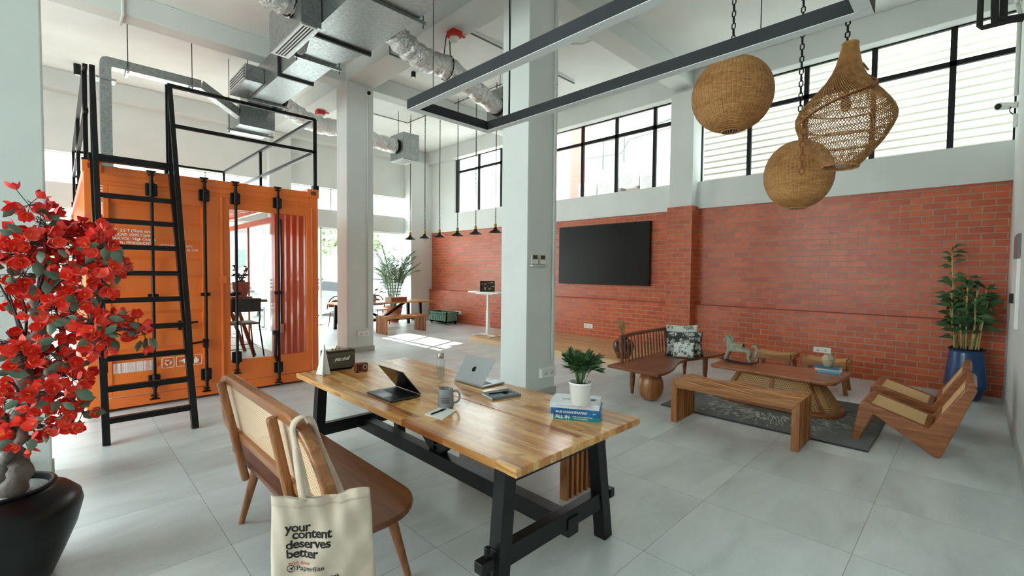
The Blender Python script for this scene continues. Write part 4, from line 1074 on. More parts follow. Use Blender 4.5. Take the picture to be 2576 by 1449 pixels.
def laptop(lab, hx, y0, y1, dirx, ang, D, body, lidm, keys, screen, logo, n):
    # hinge along y at x=hx, keyboard extends dirx*D
    t = thing('laptop', lab, 'laptop', (hx, (y0+y1)/2, TZ)); xs = sorted((hx, hx+dirx*D))
    mk('base', B().box((xs[0], y0, TZ+.003), (xs[1], y1, TZ+.016)), body, t, bev=.004)
    g = B()
    for i in range(5):
        for j in range(13):
            x = hx+dirx*(.03+i*.021); y = y0+.03+j*(y1-y0-.06)/13; g.box((min(x, x+dirx*.017), y, TZ+.016), (max(x, x+dirx*.017), y+.0165, TZ+.0172))
    mk('keyboard', g, keys, t)
    mk('trackpad', B().box((min(hx+dirx*.15, hx+dirx*.235), (y0+y1)/2-.055, TZ+.016), (max(hx+dirx*.15, hx+dirx*.235), (y0+y1)/2+.055, TZ+.0164)), M(n+'_trackpad', (96, 98, 100) if n == 'dark' else (160, 164, 166), .25), t)
    u = V((dirx*cos(ang), 0, sin(ang))); nn = V((-dirx*sin(ang), 0, cos(ang))); o = V((hx, 0, TZ+.016))
    def lp(y, s, d): return o+V((0, y, 0))+u*s+nn*d
    def slab(ya, yb, sa, sb, da, db):
        b = B(); return b._add([lp(y, s, d) for d in (da, db) for y, s in ((ya, sa), (yb, sa), (yb, sb), (ya, sb))], [(3, 2, 1, 0), (4, 5, 6, 7), (0, 1, 5, 4), (1, 2, 6, 5), (2, 3, 7, 6), (3, 0, 4, 7)])
    l = mk('lid', slab(y0, y1, 0, D*.97, 0, .006), lidm, t, bev=.003)
    mk('screen', slab(y0+.008, y1-.008, .014, D*.95, -.0008, 0), screen, l)
    if logo:
        c = lp((y0+y1)/2, D*.5, .0068); ax = V((0, -1, 0)); ay = u
        def q(p, z=0): return c+ax*p[0]*.026+ay*p[1]*.026+nn*z
        prof = []
        for k in range(30):
            a = 2*PI*k/30; r = 1.0-.1*abs(sin(a))*(1 if sin(a) < 0 else .6); x, z = r*cos(a)*.92, r*sin(a)
            if sin(a) > .8: z -= .12*(1-abs(cos(a))/.6)
            if sin(a) < -.85: z += .1*(1-abs(cos(a))/.55)
            d = math.hypot(x-1.12, z-.12)
            if d < .48: f = .48/d; x, z = 1.12+(x-1.12)*f, .12+(z-.12)*f
            prof.append((x, z))
        g = B(); g.poly([q(p) for p in prof]); g.poly([q((.02+.32*s, 1.05+.5*s+w*.16)) for s, w in ((0, 0), (.5, -1), (1, 0), (.5, 1))])
        mk('emblem', g, BLACKP, l, recalc=False)
    return t
SILV = M('silver_aluminium', (176, 184, 188), .38, .75); SILVD = M('space_grey', (74, 76, 80), .35, .6)
KEYD = M('black_keys', (20, 20, 22), .4)
SCR = M('black_screen', (8, 8, 9), .12)
laptop('dark grey laptop standing open with its black screen facing the loveseat', 1.832, 2.76, 3.1, -1, math.atan2(.175, .145), .243, SILVD, SILVD, KEYD, SCR, False, 'dark')
laptop('silver laptop standing open, its lid with a dark fruit emblem towards the camera', 2.305, 2.632, 2.985, 1, math.atan2(.182, .133), .238, SILV, SILV, KEYD, SCR, True, 'silver')
BO = thing('glass_bottle', 'clear glass water bottle with a steel cap on the table', 'bottle', (2.287, 3.15, TZ))
mk('glass_body', B().lathe([(0, .004), (.033, .004), (.036, .012), (.036, .14), (.031, .158), (.024, .165), (.024, .175), (.022, .175), (.022, .163), (.029, .156), (.033, .138), (.033, .012), (0, .01)], n=28), CLEAR, BO, local=True, smooth=True)
mk('water', B().lathe([(0, .011), (.0325, .012), (.0325, .1), (0, .1)], n=24), glass('water', (236, 242, 240)), BO, local=True)
mk('cap', B().lathe([(0, .168), (.0255, .168), (.0265, .172), (.0265, .21), (.024, .213), (0, .213)], n=28), M('brushed_steel', (176, 170, 162), .3, 1.0), BO, local=True, smooth=True)
MU = thing('mug', 'matt grey coffee mug with black lettering on the table', 'mug', (1.815, 2.44, TZ))
GRM = M('matt_grey_ceramic', (140, 145, 147), .55)
mk('cup', B().lathe([(0, .004), (.05, .004), (.054, .01), (.048, .122), (.046, .126), (.044, .122), (.047, .02), (0, .014)], n=36), GRM, MU, local=True, smooth=True)
hd = CR.copy(); hd.z = 0; hd.normalize()
mk('handle', B().tube(smoothpath([hd*.046+V((0, 0, .105)), hd*.075+V((0, 0, .11)), hd*.092+V((0, 0, .075)), hd*.08+V((0, 0, .04)), hd*.05+V((0, 0, .03))], 6), .007, 8), GRM, MU, local=True, smooth=True)
fd = math.atan2(-2.44, -1.815)
def mugbend(x0, z0):
    def f(p):
        a = fd+.1+(x0+p.x)/.05; z = z0+p.y; r = .0545-.006*z/.122; return INV[MU].inverted() @ V((r*cos(a), r*sin(a), z))
    return f
for s, z, sz in (('brewing', .066, .017), ('smarter', .052, .017), ('content', .038, .017), ('K E E P', .086, .009)):
    text(s, sz, None, 'lettering', INK, MU, bold=.02 if sz > .01 else 0, bend=mugbend(-.034, z))
PAPER = M('white_paper', (238, 238, 234), .7)
def quadpt(pts, z0, z1):
    b = B(); n = len(pts); return b.prism([(p[0], p[1]) for p in pts], 'z', z0, z1)
NP = thing('notepad', 'small white notepad beside the mug on the table', 'notebook', (1.72, 2.34, TZ))
mk('page_block', quadpt([(1.61, 2.388), (1.634, 2.229), (1.812, 2.323), (1.78, 2.447)], TZ, TZ+.008), PAPER, NP, bev=.003)
def pen(lab, p, q):
    p, q = V(p), V(q); t = thing('pen', lab, 'pen', p); d = (q-p).normalized()
    mk('barrel', B().tube([p, p+d*.012, q-d*.02, q-d*.012, q], [.0015, .005, .005, .0035, .0035], 10), BLACKP, t, smooth=True)
    mk('clip', B().bar(q-d*.05+V((0, 0, .0065)), q-d*.02+V((0, 0, .0065)), .004, .0015), BLACKP, t)
pen('black pen lying on the small white notepad', (1.628, 2.345, TZ+.0135), (1.765, 2.372, TZ+.0135))
NB2 = thing('grey_notebook', 'grey hardback notebook with a black corner label, right of the silver laptop', 'notebook', (2.28, 2.4, TZ))
Q4 = [(2.188, 2.51), (2.143, 2.34), (2.371, 2.282), (2.423, 2.462)]
mk('page_block', quadpt([(2.19, 2.505), (2.147, 2.343), (2.37, 2.288), (2.418, 2.46)], TZ+.002, TZ+.015), PAPER, NB2)
GRC = M('grey_cover', (122, 132, 138), .6)
mk('cover', quadpt(Q4, TZ+.015, TZ+.0175).prism(Q4, 'z', TZ, TZ+.002).prism([(2.143, 2.34), (2.371, 2.282), (2.3715, 2.2845), (2.1435, 2.3425)], 'z', TZ, TZ+.0175), GRC, NB2)
lb = [(2.33, 2.485), (2.255, 2.335), (2.335, 2.305), (2.372, 2.31), (2.415, 2.46)]
mk('label', quadpt([(2.318, 2.475), (2.268, 2.34), (2.345, 2.322), (2.4, 2.452)], TZ+.0175, TZ+.0182), BLACKP, NB2)
text('A U', .022, frame((2.3, 2.335, TZ+.0184), (.97, -.25, 0), (.25, .97, 0)), 'lettering', LETTER, NB2, bold=.03)
pen('black pen lying across the grey notebook', (2.185, 2.43, TZ+.0232), (2.335, 2.375, TZ+.0232))
# books under the plant
def book(name, lab, c, u, L, Wd, z0, h, cov, spinetext=(), cover=None, grp='books on the butcher block table'):
    # u: unit vector along the spine (reading direction); spine faces the camera side
    u = V((u[0], u[1], 0)).normalized(); w = V((-u.y, u.x, 0)); o = V((c[0], c[1], z0)); Mt = frame(o, u, w)
    t = thing('book', lab, 'book', o, 0, grp)
    mk('page_block', B().box((.004, .006, .003), (L-.004, Wd-.003, h-.003)).xf(Mt), PAPER, t)
    b = B().box((0, .0, 0), (L, Wd, .003)).box((0, 0, h-.003), (L, Wd, h)).box((0, -.002, 0), (L, .004, h))
    mk('cover', b.xf(Mt), cov, t, bev=.0015)
    for s, x, z, sz, m, bo in spinetext:
        text(s, sz, Mt @ frame((x, -.0026, z), (1, 0, 0), (0, 0, 1)), 'lettering', m, t, bold=bo)
    return t, Mt
TEAL = M('teal_cover', (0, 138, 158), .45); BLUEC = M('blue_cover', (30, 120, 180), .45, c2=(14, 78, 138), scale=8); WHC = M('pale_cover', (222, 228, 232), .45)
DKB = M('navy_print', (24, 44, 84), .5); GREYP = M('grey_print', (96, 102, 110), .6)
ud = V((2.304-2.159, 1.549-1.795, 0)); bl = ud.length
book('book', 'teal book with large white spine letters at the bottom of the stack', (2.157, 1.798), ud, bl, .2, TZ, .034, TEAL, (('ALL IN', .012, .008, .03, LETTER, .03), ('GIRISH MATHRUBOOTHAM', .118, .019, .0098, LETTER, .02), ('WITH PANKAJ MISHRA', .125, .007, .0085, LETTER, .02)))
book('book', 'blue book in the middle of the stack under the potted palm', (2.138, 1.803), ud, bl+.015, .205, TZ+.034, .036, BLUEC, (('BLUE OCEAN STRATEGY', .03, .012, .0175, LETTER, .03), ('>>', .255, .012, .016, LETTER, .02)))
t, Mt = book('book', 'pale grey book on top of the stack under the potted palm', (2.142, 1.815), ud, bl+.015, .215, TZ+.07, .034, WHC, (('A FEW GOOD MEN', .05, .012, .012, M('faint_print', (186, 192, 196), .6), 0), ('PENGUIN', .17, .014, .007, M('faint_print2', (186, 192, 196), .6), 0)))
text('WHITE GIANT', .026, Mt @ frame((.062, .075, .0343), (1, .08, 0), (-.08, 1, 0)), 'lettering', GREYP, t, bold=.02)
mk('label', B().box((.24, .085, .034), (.27, .13, .0345)).xf(Mt), DKB, t)
# ---------------------------------------------------------------- palm in the white pot
def palm(t, c, R, H, n, spread, leafL, leafW, mat, seed, stem=.0025, lean=.5):
    rn = random.Random(seed); st = B(); lf = B()
    for k in range(n):
        a = 2*PI*k/n*1.618*n/ n + rn.uniform(-.3, .3) + k*2.4; out = spread*rn.uniform(.35, 1.0); h = H*rn.uniform(.62, 1.0)
        p0 = V(c)+V((cos(a)*R*.4*rn.random(), sin(a)*R*.4*rn.random(), 0)); tip = V(c)+V((cos(a)*out, sin(a)*out, h-out*lean*rn.uniform(.3, 1)))
        mid = p0.lerp(tip, .5)+V((0, 0, H*.2)); P = smoothpath([p0, p0.lerp(mid, .55)+V((0, 0, .06*H)), mid, tip], 7); N = len(P)
        st.tube(P, [stem*(1-.7*i/N) for i in range(N)], 5)
        for i in range(int(N*.38), N, 1):
            tt = (P[min(i+1, N-1)]-P[i-1]).normalized(); sd = tt.cross(V((0, 0, 1))).normalized(); f = (i-N*.38)/(N*.62)
            L = leafL*(.45+.75*sin(PI*min(1, .15+f*.85)))
            for s in (-1, 1):
                d = (sd*s*.8+tt*.75+V((0, 0, rn.uniform(-.05, .3)))).normalized(); w = tt.cross(d).cross(d).normalized()*leafW
                w = d.cross(V((rn.uniform(-.4, .4), rn.uniform(-.4, .4), 1))).normalized()*leafW
                q = P[i]; dr = V((0, 0, -L*.16)); lf._add([q, q+d*L*.4+w, q+d*L+dr, q+d*L*.4-w], [(0, 1, 2, 3)])
    mk('stems', st, mat, t); mk('foliage', lf, mat, t, recalc=False)
PALMG = M('palm_green', (52, 84, 50), .45, c2=(84, 118, 72), scale=12)
PT = thing('potted_palm', 'small green palm in a white plastic pot standing on the books', 'plant', (2.232, 1.652, TZ+.105))
mk('pot', B().lathe([(0, 0), (.05, 0), (.053, .006), (.068, .125), (.071, .128), (.071, .138), (.066, .138), (.063, .11), (0, .11)], n=32), WHITEC, PT, local=True, smooth=True)
mk('soil', B().lathe([(0, .118), (.0625, .116)], n=20), M('soil', (112, 74, 48), .9, bump=.5, bscale=80), PT, local=True)
palm(PT, V(PT.location)+V((0, 0, .115)), .06, .235, 34, .13, .075, .0062, PALMG, 4, .002, .6)
# ================================================================ SLATTED BENCHES
SLB = wood('slat_teak', (142, 86, 46), (180, 120, 70), (204, 148, 96), 'y', .35, isl=.5)
SLBZ = wood('slat_teak_z', (132, 78, 42), (166, 106, 60), (190, 132, 82), 'z', .38, isl=.4)
def slat_bench(lab, loc, rz, L=1.2, W=.48, h=.45, ns=9):
    t = thing('slatted_bench', lab, 'bench', loc, rz, 'slatted wooden benches')
    b = B(); l1 = B(); l2 = B(); pw = W/(ns-.5); sw = pw*.44
    for i in range(ns):
        x = i*pw; n = 24; top = []
        for k in range(n+1):
            y = L*k/n; e = min(1, min(k, n-k)/4)
            top.append((y, h-.024*e*(.5-.5*cos(2*PI*2*k/n+i*.75))+.004*e))
        b.prism(top+[(L-.06, h-.075), (.06, h-.075)], 'x', x, x+sw)
        l1.prism([(0, 0), (.06, 0), (.06, h-.075), (0, h-.002)], 'x', x, x+sw); l2.prism([(L-.06, 0), (L, 0), (L, h-.002), (L-.06, h-.075)], 'x', x, x+sw)
    mk('seat', b, SLB, t, local=True, bev=.0045); mk('leg', l1, SLBZ, t, local=True); mk('leg', l2, SLBZ, t, local=True)
    for y in (.03, L-.03): mk('tie_bar', B().cyl((.01, y, .09), (W-.02, y, .09), .009, n=8), SLBZ, t, local=True)
    for y in (.25, .6, .95): mk('spacer', B().cyl((.01, y*L/1.2, h-.05), (W-.02, y*L/1.2, h-.05), .011, n=8), SLB, t, local=True)
    return t
sb = slat_bench('slatted teak bench with a wavy top in front of the coffee table and rug', (4.71, 1.06, 0), .015)
dup(sb, (2.50, 1.955, 0), 0, 'slatted teak bench pushed under the butcher block table, one end showing')
dup(sb, (6.98, 10.28, 0), PI/2, 'slatted teak bench at the far trestle table by the left windows')
# ================================================================ LOUNGE
DB = thing('daybed', 'dark wooden daybed with a spindle back and a round wooden ball leg', 'bench', (6.1, 3.0, 0))
DBW = wood('daybed_teak', (92, 48, 26), (128, 72, 40), (156, 96, 56), 'x', .3, coat=.2)
fr = [(5.03, 2.6), (5.3, 2.6), (5.6, 2.66), (5.9, 2.76), (6.2, 2.8), (6.5, 2.74), (6.85, 2.65), (7.2, 2.62)]
frs = [(p.x, p.y) for p in smoothpath([(x, y, 0) for x, y in fr], 4)]
mk('seat', B().prism(frs+[(7.26, 3.34), (5.09, 3.34)], 'z', .365, .4), DBW, DB, bev=.006)
mk('top_rail', B().tube(smoothpath([(5.31, 3.3, .745), (5.8, 3.34, .75), (6.4, 3.34, .75), (7.0, 3.3, .745)], 6), .018, 8, flat=1.5), DBW, DB, smooth=True)
for i in range(19):
    x = 5.36+i*.088
    mk('spindle', B().tube([(x-.02, 3.27, .4), (x-.01, 3.29, .56), (x, 3.31, .74)], [.009, .0135, .009], 8), DBW, DB, smooth=True)
for x in (5.325, 6.99): mk('back_post', B().bar((x, 3.26, .4), (x-.012, 3.29, .75), .03, .04), DBW, DB, bev=.008)
for x, y in ((5.42, 3.16), (7.08, 3.2), (6.75, 2.74)):
    mk('leg', B().tube([(x, y, .37), (x, y, .2), (x, y, 0)], [.036, .036, .02], 14), DBW, DB, smooth=True)
b = B(); pr = [(0, 0)]+[(.158*cos(-PI/2+.42+(PI-.75)*i/18)**.8, .185+.19*sin(-PI/2+.42+(PI-.75)*i/18)) for i in range(19)]+[(0, .365)]
mk('ball_leg', b.lathe(pr, (5.3, 2.83, 0), 36), wood('turned_teak', (124, 70, 36), (158, 98, 54), (182, 124, 74), 'z', .28, .5, coat=.25), DB, smooth=True)
# pillows
def pillow(lab, c, s, h, th, rz, tilt, mats, seed, fringe=False):
    t = thing('pillow', lab, 'pillow', c, rz, 'pillows on the daybed')
    def f(u, v, sd):
        x, z = u*2-1, v*2-1; k = (max(0, 1-abs(x)**2.4)*max(0, 1-abs(z)**2.4))**.55
        pin = 1-.07*(1-abs(x)**2)*abs(z)**2; pinx = 1-.07*(1-abs(z)**2)*abs(x)**2
        return V((x*s/2*pinx, sd*th*k, z*h/2*pin+h/2))
    R = Mx.Rotation(tilt, 4, 'X')
    b = B(); b.grid(lambda u, v: R @ f(u, v, 1), 16, 16); b.grid(lambda u, v: R @ f(u, v, -1), 16, 16)
    mk('cover', b, mats, t, local=True, smooth='all')
    if fringe:
        g = B()
        for i in range(64):
            q = i/64*4; e = int(q); w = q-e
            p = [(w, 0), (1, w), (1-w, 1), (0, 1-w)][e]; o = R @ f(p[0], p[1], 0); g.sph(o, .009, 6, 4)
        mk('fringe', g, BLACKP, t, local=True)
    return t
def printed(name, bg, ink, sc, th):
    t = NT(name); t.b.inputs['Roughness'].default_value = .9
    v = t.n('ShaderNodeTexVoronoi'); v.inputs['Scale'].default_value = sc; t.l(t.map(), v.inputs['Vector'])
    n = t.noise(t.map(), sc*2.2, 4, .7, 2.5)
    a = t.mth('MULTIPLY', t.mth('LESS_THAN', v.outputs[0], th), t.mth('GREATER_THAN', n, .47))
    n2 = t.noise(t.map(), sc*.9, 2); a = t.mth('MAXIMUM', a, t.mth('GREATER_THAN', t.mth('MULTIPLY', n2, n), .34))
    t.col(t.mix(a, bg, ink)); return t.mat
pillow('large white printed pillow at the back of the daybed group', (6.62, 3.03, .40), .46, .44, .075, -.95, -.22, printed('white_print', (226, 228, 222), (110, 116, 112), 9, .42), 1)
pillow('large dark botanical print pillow with black fringe in the middle of the daybed group', (6.46, 2.93, .40), .52, .36, .07, -.98, -.25, printed('dark_print', (66, 68, 66), (206, 210, 204), 11, .5), 2, True)
pillow('small white botanical print pillow at the front of the daybed group', (6.31, 2.87, .40), .29, .23, .05, -1.15, -.3, printed('small_print', (224, 228, 222), (70, 78, 74), 15, .38), 3)
# rug
RUGM = M('charcoal_wool', (58, 59, 60), .95, c2=(76, 77, 78), scale=70, bump=.8, bscale=160, bd=.01, sheen=.3)
RUGL = M('ivory_wool', (206, 204, 192), .95, bump=.5, bscale=160)
b = B(); b.box((5.17, .62, 0), (6.98, 2.62, .018)); b.m = 1; rn = random.Random(21); cx, cy = 6.02, 1.62
for i in range(950):
    a = rn.uniform(0, 2*PI); r = .30+.52*abs(rn.gauss(0, .55))+rn.uniform(0, .12)
    if r > .98: continue
    d = V((cos(a)*.95, sin(a), 0)); p = V((cx, cy, .0192))+d*r; L = rn.uniform(.015, .05)*(1.2-.5*r); w = rn.uniform(.0035, .007)
    if not (5.2 < p.x < 6.95 and .65 < p.y < 2.6): continue
    n_ = V((-d.y, d.x, 0)); b.poly([p-d*L-n_*w, p+d*L-n_*w*.6, p+d*L+n_*w*.6, p-d*L+n_*w])
solo('rug', b, [RUGM, RUGL], 'charcoal rug with an ivory starburst under the coffee table', 'rug', (6.0, 1.6, 0))
# coffee table
COT = thing('coffee_table', 'low wooden coffee table on an oval cane wrapped base, standing on the rug', 'table', (6.3, 1.7, .018))
CTW = wood('coffee_teak', (116, 60, 32), (152, 88, 48), (180, 112, 66), 'y', .28, coat=.2)
poly = [(5.96, 1.1), (6.0, 1.04), (6.06, 1.02), (6.78, .99), (6.84, 1.01), (6.86, 1.07), (6.56, 2.33), (6.52, 2.39), (6.47, 2.41), (6.1, 2.4), (6.05, 2.38), (6.035, 2.33)]
mk('tabletop', B().prism(poly, 'z', .385, .42), CTW, COT, bev=.008, seg=3)
def ov(t, z, e=0):
    k = (z-.02)/.36; hx = .36-.13*k+e; y0, y1 = .98+.24*k-e, 2.3-.2*k+e; cyy = (y0+y1)/2; hy = (y1-y0)/2; a = 2*PI*t
    c, s_ = cos(a), sin(a); pw = .55
    return V((6.27+.03*k+hx*math.copysign(abs(c)**pw, c), cyy+hy*math.copysign(abs(s_)**pw, s_), z))
CANEB = cane('cane_base', ('xy', 'z'), .021, (206, 160, 104), (150, 100, 52), .3)
mk('cane_base', B().grid(lambda u, v: ov(u, .07+.3*v), 64, 4, cu=True), CANEB, COT, smooth='all', recalc=False)
mk('core', B().grid(lambda u, v: ov(u, .03+.35*v, -.02), 48, 2, cu=True), M('dark_core', (70, 44, 26), .8), COT, smooth='all')
mk('plinth', B().grid(lambda u, v: ov(u, .019+.055*v, .006), 64, 2, cu=True), CTW, COT, smooth='all', solid=.012)
for t_ in (.0, .25, .5, .75, .04, .46): pass
for u in (.0, .5, .125, .375, .625, .875):
    mk('divider', B().bar(ov(u, .05, .006), ov(u, .385, .006), .04, .014, (V((0, 0, 0))+ (ov(u, .2)-V((6.28, 1.66, .2)))).normalized()), CTW, COT)
# stools
def stool(lab, loc, rz):
    t = thing('cane_stool', lab, 'stool', loc, rz, 'cane topped stools')
    L, Wd, h = .5, .38, .44
    def sad(u, v): return V(((u-.5)*(Wd-.05), (v-.5)*(L-.03), h-.025+.03*abs(2*v-1)**2))
    mk('seat', B().grid(sad, 8, 14), cane('stool_cane', 'xy', .014, (214, 176, 124), (176, 132, 82), .55), t, local=True, solid=.008)
    for s in (-1, 1):
        top = [((v-.5)*L, h-.018+.03*abs(2*v-1)**2) for v in [k/12 for k in range(13)]]
        mk('side_rail', B().prism(top+[(L/2, h-.085), (-L/2, h-.085)], 'x', s*Wd/2-.018, s*Wd/2+.018), SLB, t, local=True, bev=.006)
        mk('end_rail', B().box((-Wd/2, s*L/2-.03, h-.06), (Wd/2, s*L/2, h+.012)), SLB, t, local=True, bev=.006)
        for q in (-1, 1):
            mk('leg', B().bar((q*.16, s*(L/2-.05), h-.07), (q*.2, s*(L/2+.005), 0), .035, .05), WALZ, t, local=True, bev=.005)
        mk('stretcher', B().box((-.17, s*(L/2-.035)-.012, .2), (.17, s*(L/2-.035)+.012, .235)), WALZ, t, local=True)
    return t
s1_ = stool('cane topped wooden stool behind the coffee table, nearer the rocking horse', (7.66, 2.06, 0), 0)
dup(s1_, (7.6, 1.41, 0), .06, 'cane topped wooden stool behind the coffee table, below the wall socket')
# rocking horse
RH = thing('rocking_horse', 'weathered grey-green carved rocking horse on the coffee table', 'ornament', (6.42, 2.16, .42), 0)
HM = M('weathered_green_paint', (128, 140, 128), .75, c2=(172, 164, 138), scale=22, bump=.4, bscale=60)
def skin(name, pts, edges, mat, parent, sub=2):
    me = bpy.data.meshes.new(name); me.from_pydata([tuple(INV[parent] @ V(p[0])) for p in pts], edges, []); me.materials.append(mat)
    o = bpy.data.objects.new(name, me); COL.objects.link(o); o.parent = parent; INV[o] = INV[parent]
    m = o.modifiers.new('skin', 'SKIN'); m.use_smooth_shade = True
    for i, p in enumerate(pts):
        r = p[1]; me.skin_vertices[0].data[i].radius = (r, r) if not isinstance(r, tuple) else r
    me.skin_vertices[0].data[0].use_root = True
    s = o.modifiers.new('sub', 'SUBSURF'); s.levels = s.render_levels = sub
    return o
def hp(y, z, x=0): return V((6.42+x, 2.16+y, .42+z))
pts = [(hp(0, .2), .056), (hp(.09, .205), .06), (hp(-.1, .21), .056), (hp(.125, .25), .046), (hp(.135, .305), .034), (hp(.15, .335), .033), (hp(.185, .305), .024), (hp(.2, .27), .02), (hp(.125, .15, -.035), .026), (hp(.125, .15, .035), .026), (hp(.15, .09, -.04), .016), (hp(.15, .09, .04), .016), (hp(.165, .028, -.04), .014), (hp(.165, .028, .04), .014), (hp(-.135, .16, -.035), .03), (hp(-.135, .16, .035), .03), (hp(-.115, .09, -.04), .017), (hp(-.115, .09, .04), .017), (hp(-.15, .028, -.04), .014), (hp(-.15, .028, .04), .014)]
skin('body', pts, [(0, 1), (0, 2), (1, 3), (3, 4), (4, 5), (5, 6), (6, 7), (1, 8), (1, 9), (8, 10), (9, 11), (10, 12), (11, 13), (2, 14), (2, 15), (14, 16), (15, 17), (16, 18), (17, 19)], HM, RH)
for s in (-1, 1):
    mk('ear', B().tube([hp(.135, .355, s*.018), hp(.128, .395, s*.02)], [.011, .002], 6), HM, RH, smooth='all')
    mk('eye', B().sph(hp(.172, .325, s*.026), .006, 8, 5), BLACKP, RH)
    mk('rocker', B().tube(smoothpath([hp(.24, .042, s*.04), hp(.14, .014, s*.04), hp(0, .006, s*.04), hp(-.14, .014, s*.04), hp(-.23, .04, s*.04)], 5), .009, 6), M('dark_rocker', (44, 40, 36), .6), RH, smooth='all')
mk('tail', B().tube(smoothpath([hp(-.15, .23), hp(-.19, .25), hp(-.215, .2), hp(-.2, .12), hp(-.185, .09)], 5), [.012]*5+[.02]*8+[.022]*4+[.018, .012, .01, .006], 8), HM, RH, smooth='all')
mk('mane', B().tube(smoothpath([hp(.14, .365), hp(.1, .34), hp(.085, .29), hp(.08, .25)], 5), .016, 8), HM, RH, smooth='all')
mk('saddle', B().grid(lambda u, v: hp(-.05+.11*u, .2+.062*cos((v-.5)*2.6), .062*sin((v-.5)*2.6)), 6, 10), M('saddle_green', (108, 126, 112), .8, c2=(170, 150, 110), scale=18), RH, solid=.006)
for z in (.09,): mk('cross_bar', B().box(hp(.14, .008, -.045), hp(.16, .022, .045)).box(hp(-.16, .008, -.045), hp(-.14, .022, .045)), BLACKP, RH)
# books and vase on the coffee table
z0 = .42
for i, (c, u, L, W2, h, cov, lab) in enumerate((((6.585, 1.345), (.03, -1), .27, .2, .026, M('sky_cover', (96, 178, 206), .45), 'light blue book with an orange end at the bottom of the coffee table stack'), ((6.575, 1.33), (.12, -1), .265, .19, .024, M('ivory_cover', (222, 222, 214), .5), 'ivory book in the middle of the coffee table stack'), ((6.57, 1.345), (-.03, -1), .26, .185, .02, M('deep_blue_cover', (36, 104, 140), .45), 'deep blue book on top of the coffee table stack under the vase'))):
    t, Mt = book('book', lab, c, u, L, W2, z0, h, cov, (('COLLECTED STORIES', .04, .007, .011, LETTER, .02),) if False else (), None, 'books on the coffee table')
    if i == 0: mk('spine_band', B().box((0, -.003, 0), (.03, .004, h)).xf(Mt), M('orange_band', (220, 120, 50), .5), t)
    z0 += h
VS = thing('marbled_vase', 'small marbled stone vase standing on the coffee table books', 'vase', (6.66, 1.215, z0))
t = NT('banded_onyx'); n = t.noise(t.map((.35, .35, 1.5)), 9, 4, .6, 1.5); t.col(t.ramp(n, [(.3, (120, 92, 66)), (.42, (206, 190, 160)), (.5, (150, 160, 128)), (.58, (224, 212, 188)), (.7, (166, 92, 58))])); t.b.inputs['Roughness'].default_value = .25
mk('body', B().lathe([(0, 0), (.042, 0), (.05, .02), (.068, .075), (.066, .105), (.045, .13), (.038, .138), (.044, .15), (.036, .15), (.03, .135), (0, .12)], n=32), t.mat, VS, local=True, smooth=True)
# lounge chairs
CHW = wood('chair_teak', (118, 64, 34), (152, 90, 50), (180, 116, 70), 'y', .3, coat=.15)
def lounge(lab, loc, rz=0):
    t = thing('lounge_chair', lab, 'chair', loc, rz, 'low cane lounge chairs')
    W2 = .62
    front = [(.79, 0), (.735, 0), (.62, .31), (.655, .372), (.70, .385), (.735, .365)]
    side = [(.735, .37), (.705, .39), (.66, .385), (.235, .245), (-.005, .66), (-.035, .67), (-.06, .64), (.145, .02), (.16, 0), (.195, .005), (.62, .285), (.7, .31)]
    for x in (0, W2-.032):
        mk('leg', B().prism(front, 'x', x, x+.032), CHW, t, local=True, bev=.006)
        mk('side_frame', B().prism(side, 'x', x+.002, x+.03), CHW, t, local=True, bev=.007)
    x0, x1 = .03, W2-.03
    mk('front_rail', B().prism([(.735, .368), (.7, .392), (.655, .382), (.66, .35), (.71, .335)], 'x', x0, x1), CHW, t, local=True, bev=.008)
    mk('rear_rail', B().prism([(.27, .252), (.225, .236), (.235, .2), (.28, .222)], 'x', x0, x1), CHW, t, local=True, bev=.006)
    mk('top_rail', B().prism([(.005, .69), (-.035, .70), (-.06, .665), (-.02, .64), (.02, .63)], 'x', x0-.02, x1+.02), CHW, t, local=True, bev=.008)
    mk('lower_rail', B().prism([(.2, .31), (.175, .35), (.15, .335), (.175, .29)], 'x', x0, x1), CHW, t, local=True, bev=.005)
    cn = cane('chair_cane', 'xy', .016, (240, 208, 156), (214, 170, 112), .8) if 'chair_cane' not in bpy.data.materials else bpy.data.materials['chair_cane']
    mk('seat', B().grid(lambda u, v: V((x0+(x1-x0)*u, .665-.4*v, .378-.128*v-.014*sin(PI*u))), 8, 8), cn, t, local=True, solid=.006)
    cb2 = cane('chair_back_cane', 'xz', .016, (240, 208, 156), (214, 170, 112), .8) if 'chair_back_cane' not in bpy.data.materials else bpy.data.materials['chair_back_cane']
    mk('backrest', B().grid(lambda u, v: V((x0+(x1-x0)*u, .17-.165*v, .335+.31*v-.01*sin(PI*u))), 8, 8), cb2, t, local=True, solid=.006)
    for sx in (x0+.018, x1-.018):
        mk('cane_border', B().bar((sx, .665, .376), (sx, .265, .25), .034, .016), CHW, t, local=True)
        mk('cane_border', B().bar((sx, .172, .332), (sx, .005, .645), .034, .016, (0, 1, 0)), CHW, t, local=True)
    return t
ch = lounge('low teak lounge chair with cane seat and back, nearer the camera', (5.46, 0, 0))
dup(ch, (6.42, .03, 0), 0, 'low teak lounge chair with cane seat and back, nearer the blue plant pot')
